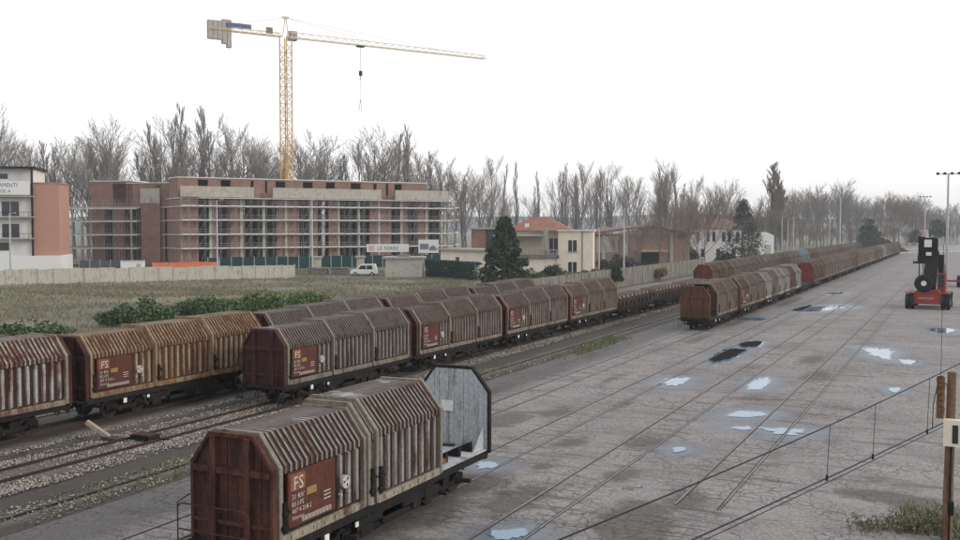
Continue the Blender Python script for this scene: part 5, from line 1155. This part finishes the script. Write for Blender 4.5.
for i, (x, y, s_) in enumerate(((-1.9, 28.7, .55), (-1.2, 28.6, .8), (-2.6, 28.3, .45), (-.6, 29.2, .7), (.5, 31.0, .6))):
    t = empty('weed_clump', (x, y+4.9, -.02)); tag(t, ['dead brown weeds left of the wooden pole', 'dead brown weeds at the foot of the wooden pole', 'dead weeds furthest left at the bottom edge', 'dead weeds right behind the wooden pole', 'dead weeds beyond the wooden pole'][i], 'weeds', 'dead weeds by the pole'); rg = random.Random(i); mb = MB(); lv = []
    for k in range(34):
        a = rg.uniform(0, 6.28); L = s_*rg.uniform(.4, 1.0); e = Vector((math.cos(a)*.45*L, math.sin(a)*.45*L, L*.85)); p0 = Vector((rg.gauss(0, .25), rg.gauss(0, .25), 0)); mb.tube([p0, p0+e*.5+Vector((0, 0, .06)), p0+e], [.012, .009, .004], 3, cap=False); lv += [p0+e*q for q in (.5, .65, .8, .9, 1)]
    mb.build('stem', M['weed'], t)['kind'] = 'stuff'; lv = np.array([tuple(q) for q in lv]); v, f = leaf_cloud(len(lv)*2, lambda g, m: np.repeat(lv, 2, 0)+g.normal(0, .05, (m, 3)), .045, 60+i); put('foliage', fast_mesh('foliage', v, f, 4, [M['weed']]), t)['kind'] = 'stuff'
# ------------------------------------------------------------------ lamps, vehicles, machines
def lamp(x, y, h, label, arms=2, r=.11):
    t = empty('lamp_mast', (x, y, -.2)); tag(t, label, 'lamp post', 'lamp posts round the yard'); MB().tube([(0, 0, 0), (0, 0, h)], [r*1.5, r*.8], 8).build('pole', M['galv'], t)
    MB().box(-.3, .3, -.3, .3, 0, .35).build('base', M['concrete'], t)
    if arms > 2:
        MB().tube([(-1.5, 0, h), (1.5, 0, h)], .08, 5).build('crossbar', M['galv'], t)
        for k in range(arms): MB().box(-1.6+k*3.2/(arms-1)-.22, -1.6+k*3.2/(arms-1)+.22, -.3, .3, h-.15, h+.25).build('floodlight', M['black_steel'], t)
    else:
        for k in range(arms): s_ = 1-2*k; MB().tube([(0, 0, h-.2), (s_*.7, 0, h+.1), (s_*1.3, 0, h+.12)], .05, 5).build('arm', M['galv'], t); MB().box(s_*1.3-.35, s_*1.3+.35, -.14, .14, h+.06, h+.2).build('lamp_head', M['galv'], t)
lamp(-2.9, 182, 18.4, 'tall floodlight mast behind the red reach stacker', 4, .17); lamp(-12.5, 361, 19.6, 'tall floodlight mast in the distance, left of the nearest mast', 4, .2); lamp(-34.2, 317, 18.6, 'tall grey lamp mast rising over the far trains', 1, .2)
for x, y, h, lab in ((-43.2, 268.1, 12.3, 'lamp post left of three by the lawn'), (-41.8, 268.6, 11.8, 'middle lamp post of three by the lawn'), (-40.5, 269.5, 12.0, 'lamp post right of three by the lawn'), (-36.6, 312, 12.0, 'lamp post left of the tall grey mast over the trains'), (-56.5, 176.5, 13.0, 'grey lamp post in front of the warehouse'), (-61.5, 177.0, 9.5, 'short lamp post beside the villa corner'),
                     (-163.4, 131.8, 12.2, 'white lamp post before the white apartment house'), (-134.8, 156.9, 15.0, 'pale lamp post before the brick block, left one'), (-118.6, 166.5, 15.0, 'pale lamp post before the brick block, by the gate')):
    lamp(x, y, h, lab, 1, .13)

def car(name, loc, rz, body, label, van=False, cat='car'):
    t = empty(name, loc, rz); tag(t, label, cat); L = 4.3; h = 1.85 if van else 1.48
    pr = [(-2.15, .35), (2.15, .35), (2.15, .75), (1.95, .95), (1.15, 1.02), (.55, h-.05), (-1.85 if van else -1.3, h), (-2.1, .95)] if van else [(-2.15, .35), (2.15, .35), (2.15, .7), (1.9, .85), (1.05, .95), (.4, 1.42), (-1.1, 1.45), (-1.8, .98), (-2.15, .9)]
    mb = MB(); mb.prism(pr, -.84, .84, 'y'); mb.build('body', body, t)
    for s in (-1, 1):
        y = s*.845; MB().prism([(-1.5, 1.05), (-.5, 1.05), (-.5, h-.2), (-1.4, h-.2)], min(y, y+s*.01), max(y, y+s*.01), 'y').build('window', M['dark_glass'], t); MB().prism([(-.4, 1.05), (.85, 1.05), (.45, h-.2), (-.4, h-.2)], min(y, y+s*.01), max(y, y+s*.01), 'y').build('window', M['dark_glass'], t)
        for x in (-1.35, 1.35): w_ = MB().tube([(x, s*.68, .32), (x, s*.87, .32)], .32, 14).build('wheel', M['tyre'], t); MB().tube([(x, s*.87, .32), (x, s*.885, .32)], .18, 10).build('rim', M['galv'], w_)
    MB().add([(1.10, -.72, 1.04), (1.10, .72, 1.04), (.60, .68, h-.12), (.60, -.68, h-.12)], [(0, 1, 2, 3)]).build('windscreen', M['dark_glass'], t, (.03, 0, .02))
    for s in (-1, 1): MB().box(2.14, 2.17, s*.6-.16, s*.6+.16, .62, .78).build('headlight', M['galv'], t)
    return t
M['car_white'] = plain('white_car_paint', (.72, .72, .71), .3, .05, 1, bump=0); M['car_silver'] = plain('silver_car_paint', (.42, .44, .46), .3, .05, 1, bump=0); M['car_blue'] = plain('blue_grey_car_paint', (.16, .22, .27), .3, .05, 1, bump=0)
o = car('parked_van', (-106.2, 166.3, -.1), R(25.9)+math.pi, M['car_white'], 'small white van parked by the stone gate posts', True, 'van'); o.scale = (1.2, 1.2, 1.25)
for i, (px, f, c) in enumerate(((738, 262, 'car_white'), (748, 266, 'car_silver'), (757, 270, 'car_blue'), (764, 276, 'car_white'))):
    x, y = cw_((px-480)/1000*f, f); car('parked_car', (x, y, -.1), R(40+i*8), M[c], ['white car parked beside the pale house', 'silver car parked behind the leaning bare tree', 'blue grey car parked by the lawn', 'white car parked nearest the lawn'][i])

# reach stacker, seen from behind, and a second machine at the frame edge
M['machine_red'] = weather('machine_red', (.28, .05, .035), (.17, .045, .035), .35, rough=.5)
def stacker(loc, rz, label):
    t = empty('reach_stacker', loc, rz); tag(t, label, 'reach stacker', 'red reach stackers')
    mb = MB(); mb.prism([(-1.35, .75), (1.35, .75), (1.35, 1.7), (1.1, 2.25), (-1.1, 2.25), (-1.35, 1.7)], -.2, 6.3, 'y'); mb.build('chassis', M['machine_red'], t)
    MB().prism([(-1.5, .6), (1.5, .6), (1.5, 1.55), (1.2, 1.75), (-1.2, 1.75), (-1.5, 1.55)], -.75, -.2, 'y').build('counterweight', M['machine_red'], t)
    for s in (-1, 1): MB().box(s*1.85-.5, s*1.85+.5, -.7, 1.3, 1.78, 1.92).build('mudguard', M['machine_red'], t)
    for y, rr in ((-.15, .85), (4.9, .9)):
        for s in (-1, 1):
            for k in (1.62, 2.14): w_ = MB().tube([(s*k-.23, y, rr), (s*k-.19, y, rr), (s*k+.19, y, rr), (s*k+.23, y, rr)], [rr-.1, rr, rr, rr-.1], 22).build('wheel', M['tyre'], t); MB().tube([(s*(k+.235), y, rr), (s*(k+.25), y, rr)], rr*.45, 12).build('rim', M['galv'], w_)
    # big wheel carried upright behind the boom
    mb = MB(); n = 24
    for i in range(n):
        a, b = 2*math.pi*i/n, 2*math.pi*(i+1)/n; ring = [(.48, -.22), (.85, -.25), (1.02, -.12), (1.02, .12), (.85, .25), (.48, .22)]
        for j in range(6):
            p, q = ring[j], ring[(j+1) % 6]; mb.add([(p[0]*math.cos(a), p[1], p[0]*math.sin(a)), (p[0]*math.cos(b), p[1], p[0]*math.sin(b)), (q[0]*math.cos(b), q[1], q[0]*math.sin(b)), (q[0]*math.cos(a), q[1], q[0]*math.sin(a))], [(0, 1, 2, 3)])
    w_ = mb.build('spare_wheel', M['tyre'], t, (-.45, -.15, 2.95)); MB().tube([(0, -.12, 0), (0, .12, 0)], .5, 18).build('rim', M['tyre'], w_); MB().tube([(0, -.2, .0), (0, -.1, 0)], .3, 12).build('hub', M['white_paint'], w_)
    mb = MB(); mb.beam((0.1, .6, 2.2), (.25, 3.2, 6.4), 1.35, 1.2); mb.build('boom', M['black_steel'], t); MB().beam((-.75, .8, 2.2), (-.3, 2.6, 5.0), .26).build('lift_cylinder', M['galv'], t); MB().beam((.75, .8, 2.2), (.75, 2.6, 5.0), .26).build('lift_cylinder', M['galv'], t)
    h = empty('spreader', (-.15, 2.6, 0), 0, t)
    MB().box(-1.2, .85, -.4, .9, 5.2, 6.1).build('carriage', M['black_steel'], h); MB().box(-1.15, -.45, -.35, .35, 6.0, 8.3).build('side_frame', M['black_steel'], h); MB().box(.25, .95, -.35, .35, 6.0, 8.1).build('side_frame', M['black_steel'], h); MB().box(-.45, .25, -.3, .3, 7.15, 8.0).build('motor_cover', M['galv'], h); MB().box(-.45, .25, -.25, .3, 6.0, 7.14).build('slew_motor', M['black_steel'], h); MB().box(-.5, .3, -.43, -.36, 7.1, 7.95).build('cover_plate', M['white_paint'], h); MB().box(-1.0, .8, -.36, .3, 8.0, 8.2).build('top_beam', M['black_steel'], h)
    MB().box(-1.7, 1.0, -.2, .2, 5.15, 5.4).build('twistlock_arm', M['black_steel'], h); MB().box(.3, 1.6, -.3, 1.2, 3.9, 6.2).build('hose_reel', M['black_steel'], h); MB().box(-.3, .3, -.42, -.3, 6.1, 6.5).build('lamp', M['white_paint'], h)
    mb = MB(); mb.prism([(1.4, 1.75), (3.4, 1.75), (3.2, 4.1), (1.7, 4.1)], .9, 1.75, 'x'); mb.build('cab', M['machine_red'], t); MB().box(.95, 1.7, 1.34, 1.40, 2.6, 3.9).build('cab_window', M['dark_glass'], t)
    mb = MB(); mb.tube([(1.75, -.2, 1.8), (1.75, -.2, 5.2)], .07, 6); mb.tube([(1.75, -.2, 2.9), (1.4, .9, 2.9)], .04, 5); mb.build('exhaust', M['machine_red'], t)
    mb = MB()
    for k in range(4): mb.box(1.6, 2.0, -.3, .0, 1.9+k*.5, 1.96+k*.5)
    mb.build('ladder', M['machine_red'], t)
    for k, (xa, xb) in enumerate(((-.9, -.5), (.1, .3), (.7, .4), (-.2, -.7))): MB().tube([(xa, .3, 2.3), (xa*.9, .7, 3.6), (xb, 1.6, 4.6), (xb, 2.1, 6.3)], .05, 5).build('hose', M['tyre'], t)
    MB().box(-1.3, -1.0, 2.3, 2.7, 6.2, 6.9).build('work_lamp', M['galv'], t); MB().beam((-1.0, .2, 2.0), (-1.15, 2.2, 5.4), .12).build('side_strut', M['black_steel'], t)
    mb = MB(); add_text(mb, 'FANTUZZI', .34, Matrix(((1, 0, 0, -.95), (0, 0, 1, -.76), (0, 1, 0, 1.15), (0, 0, 0, 1))), 0); mb.build('lettering', M['marking_white'], t)
    return t
stacker((-3.9, 126.2, 0), R(-2), 'red reach stacker with raised black spreader standing on the asphalt'); stacker((1.15, 174.0, 0), R(-8), 'second red reach stacker cut off by the right edge')
t = empty('tow_bar', (-2.0, 150, .0)); tag(t, 'red steel barrier rail between the two reach stackers', 'barrier'); MB().box(-1.6, 2.6, -.06, .06, 2.0, 2.25).build('rail', M['machine_red'], t); MB().box(-1.0, -.85, -.06, .06, 0, 2.0).build('post', M['machine_red'], t); MB().box(1.9, 2.05, -.06, .06, 0, 2.0).build('post', M['machine_red'], t)

# dark mound at the head of the long train
mb = MB(); n = 40; k = 16
for j in range(k+1):
    r = j/k
    for i in range(n):
        a = 2*math.pi*i/n; h = 6.4*(1-r)**.85*(1+.25*mnoise.noise(Vector((math.cos(a)*r*4, math.sin(a)*r*4, 2)))); mb.v.append((math.cos(a)*r*13, math.sin(a)*r*9, h+.25*mnoise.noise(Vector((math.cos(a)*r*13, math.sin(a)*r*9, 5)))*(j < k)))
for j in range(k):
    for i in range(n): mb.f.append((j*n+i, (j+1)*n+i, (j+1)*n+(i+1) % n, j*n+(i+1) % n)); mb.m.append(0)
t = mb.build('coal_mound', plain('dark_spoil', (.022, .024, .026), .9, .5, 1.2), loc=(-32.5, 418, -.3)); tag(t, 'dark mound of spoil at the far end of the long train', 'mound')

# wooden pole with tension weights, box and overhead wires at the right edge
t = empty('wooden_pole', (-.38, 33.1, -.1)); tag(t, 'weathered wooden pole with a white meter box at the right edge', 'pole')
MB().tube([(0, 0, 0), (.03, 0, 2.4), (.06, 0, 5.2)], [.16, .145, .13], 10).build('shaft', weather('pole_wood', (.20, .12, .075), (.09, .055, .04), .45, rough=.9), t)
b = MB().box(-.14, .40, -.34, -.12, 3.05, 3.85).build('meter_box', M['plaster_cream'], t, (0, 0, -.05)); MB().box(.10, .26, -.36, -.34, 3.15, 3.7).build('box_window', M['dark_glass'], b)
MB().tube([(.1, -.15, .9), (.1, -.2, 1.3)], .09, 8).build('bracket', M['black_steel'], t); MB().tube([(.06, -.14, 0), (.08, -.16, 3.0)], .03, 6).build('conduit', M['black_steel'], t)
t = empty('tension_weights', (-.62, 32.85, 3.72)); tag(t, 'stack of brown banded tension weights beside the wooden pole', 'weights')
wm = MB().tube([(0, 0, 0), (0, 0, .16)], .115, 12).mesh('weight', [weather('weight_rust', (.18, .10, .055), (.10, .06, .04), .4)]); wb = MB().tube([(0, 0, 0), (0, 0, .02)], .09, 10).mesh('gap_ring', [M['black_steel']])
for i in range(7): put('weight', wm, t, (.01*(i % 2), 0, i*.18)); put('gap_ring', wb, t, (0, 0, i*.18+.16))
MB().tube([(0, 0, 1.26), (0, 0, 5.2)], .007, 4).build('hanger_wire', M['cable'], t)
# catenary: messenger and contact wire with droppers
cA = Vector((-.62, 33.1, 3.45)); cB = Vector((-4.63, 18.82, 3.45)); dv = (cB-cA); 
def cpt(s_, z): p = cA+dv*s_; return Vector((p.x, p.y, z))
t = empty('overhead_wire', (0, 0, 0)); tag(t, 'pair of slack overhead wires with droppers crossing the lower right', 'overhead wire')
MB().tube([cpt(-.02, 3.48), cpt(.5, 3.44), cpt(1.0, 3.45), cpt(1.55, 3.5)], .018, 5).build('contact_wire', M['cable'], t); MB().tube([cpt(-.02, 3.40)+Vector((.05, 0, 0)), cpt(.5, 3.36)+Vector((.05, 0, 0)), cpt(1.0, 3.37)+Vector((.06, 0, 0)), cpt(1.55, 3.43)], .011, 5).build('contact_wire', M['cable'], t)
mz = lambda s_: 5.05-.75*s_+.22*s_*s_
ms = [cpt(s_, mz(s_)) for s_ in (-.25, -.02, .2, .4, .6, .8, 1.0, 1.3, 1.7)]; MB().tube(ms, .017, 5).build('messenger_wire', M['cable'], t)
for s_ in (.07, .36, .56): MB().tube([cpt(s_, mz(s_)), cpt(s_+.01, 3.44)], .008, 4).build('dropper', M['cable'], t); MB().tube([cpt(s_+.01, 3.38), cpt(s_+.01, 3.52)], .03, 5).build('clamp', M['cable'], t)
MB().tube([cpt(.06, 3.5)+Vector((.05, 0, 0)), cpt(.045, 4.2), cpt(.02, 4.75), cpt(-.01, 4.85), cpt(-.04, 4.6), cpt(-.05, 4.0)], .014, 5).build('jumper_wire', M['cable'], t)

# ------------------------------------------------------------------ distant hills and the air
mb = MB(); n = 60; pts = []
for i in range(n):
    a = R(-75+i*125/(n-1)); d = 2350; h = 34+26*mnoise.noise(Vector((i*.13, 3, 1)))+12*mnoise.noise(Vector((i*.4, 7, 1)))
    pts.append((math.sin(a)*d, math.cos(a)*d, max(h, 14)))
for i, (x, y, h) in enumerate(pts): mb.v += [(x*.88, y*.88, -.3), (x*.96, y*.96, h*.7), (x, y, h), (x*1.06, y*1.06, -.3)]
for i in range(n-1):
    for j in range(3): mb.f.append((i*4+j, i*4+4+j, i*4+5+j, i*4+1+j)); mb.m.append(0)
mb.build('hills', plain('wooded_hills', (.06, .075, .07), .95, .3, .01), smooth=True)['kind'] = 'structure'
hz = MB().box(-2650, 2650, -2650, 2650, -1.3, 75).build('haze', M['concrete']); tag(hz, 'thin even winter haze over the whole place', 'haze', kind='stuff')
hm_ = bpy.data.materials.new('haze_air'); hm_.use_nodes = True; ht = hm_.node_tree; ht.nodes.clear(); ho = ht.nodes.new('ShaderNodeOutputMaterial'); pv = ht.nodes.new('ShaderNodeVolumePrincipled')
pv.inputs['Color'].default_value = (.86, .93, 1.0, 1); pv.inputs['Density'].default_value = 0.00026; pv.inputs['Anisotropy'].default_value = .2; ht.links.new(pv.outputs[0], ho.inputs['Volume'])
hz.data.materials.clear(); hz.data.materials.append(hm_)
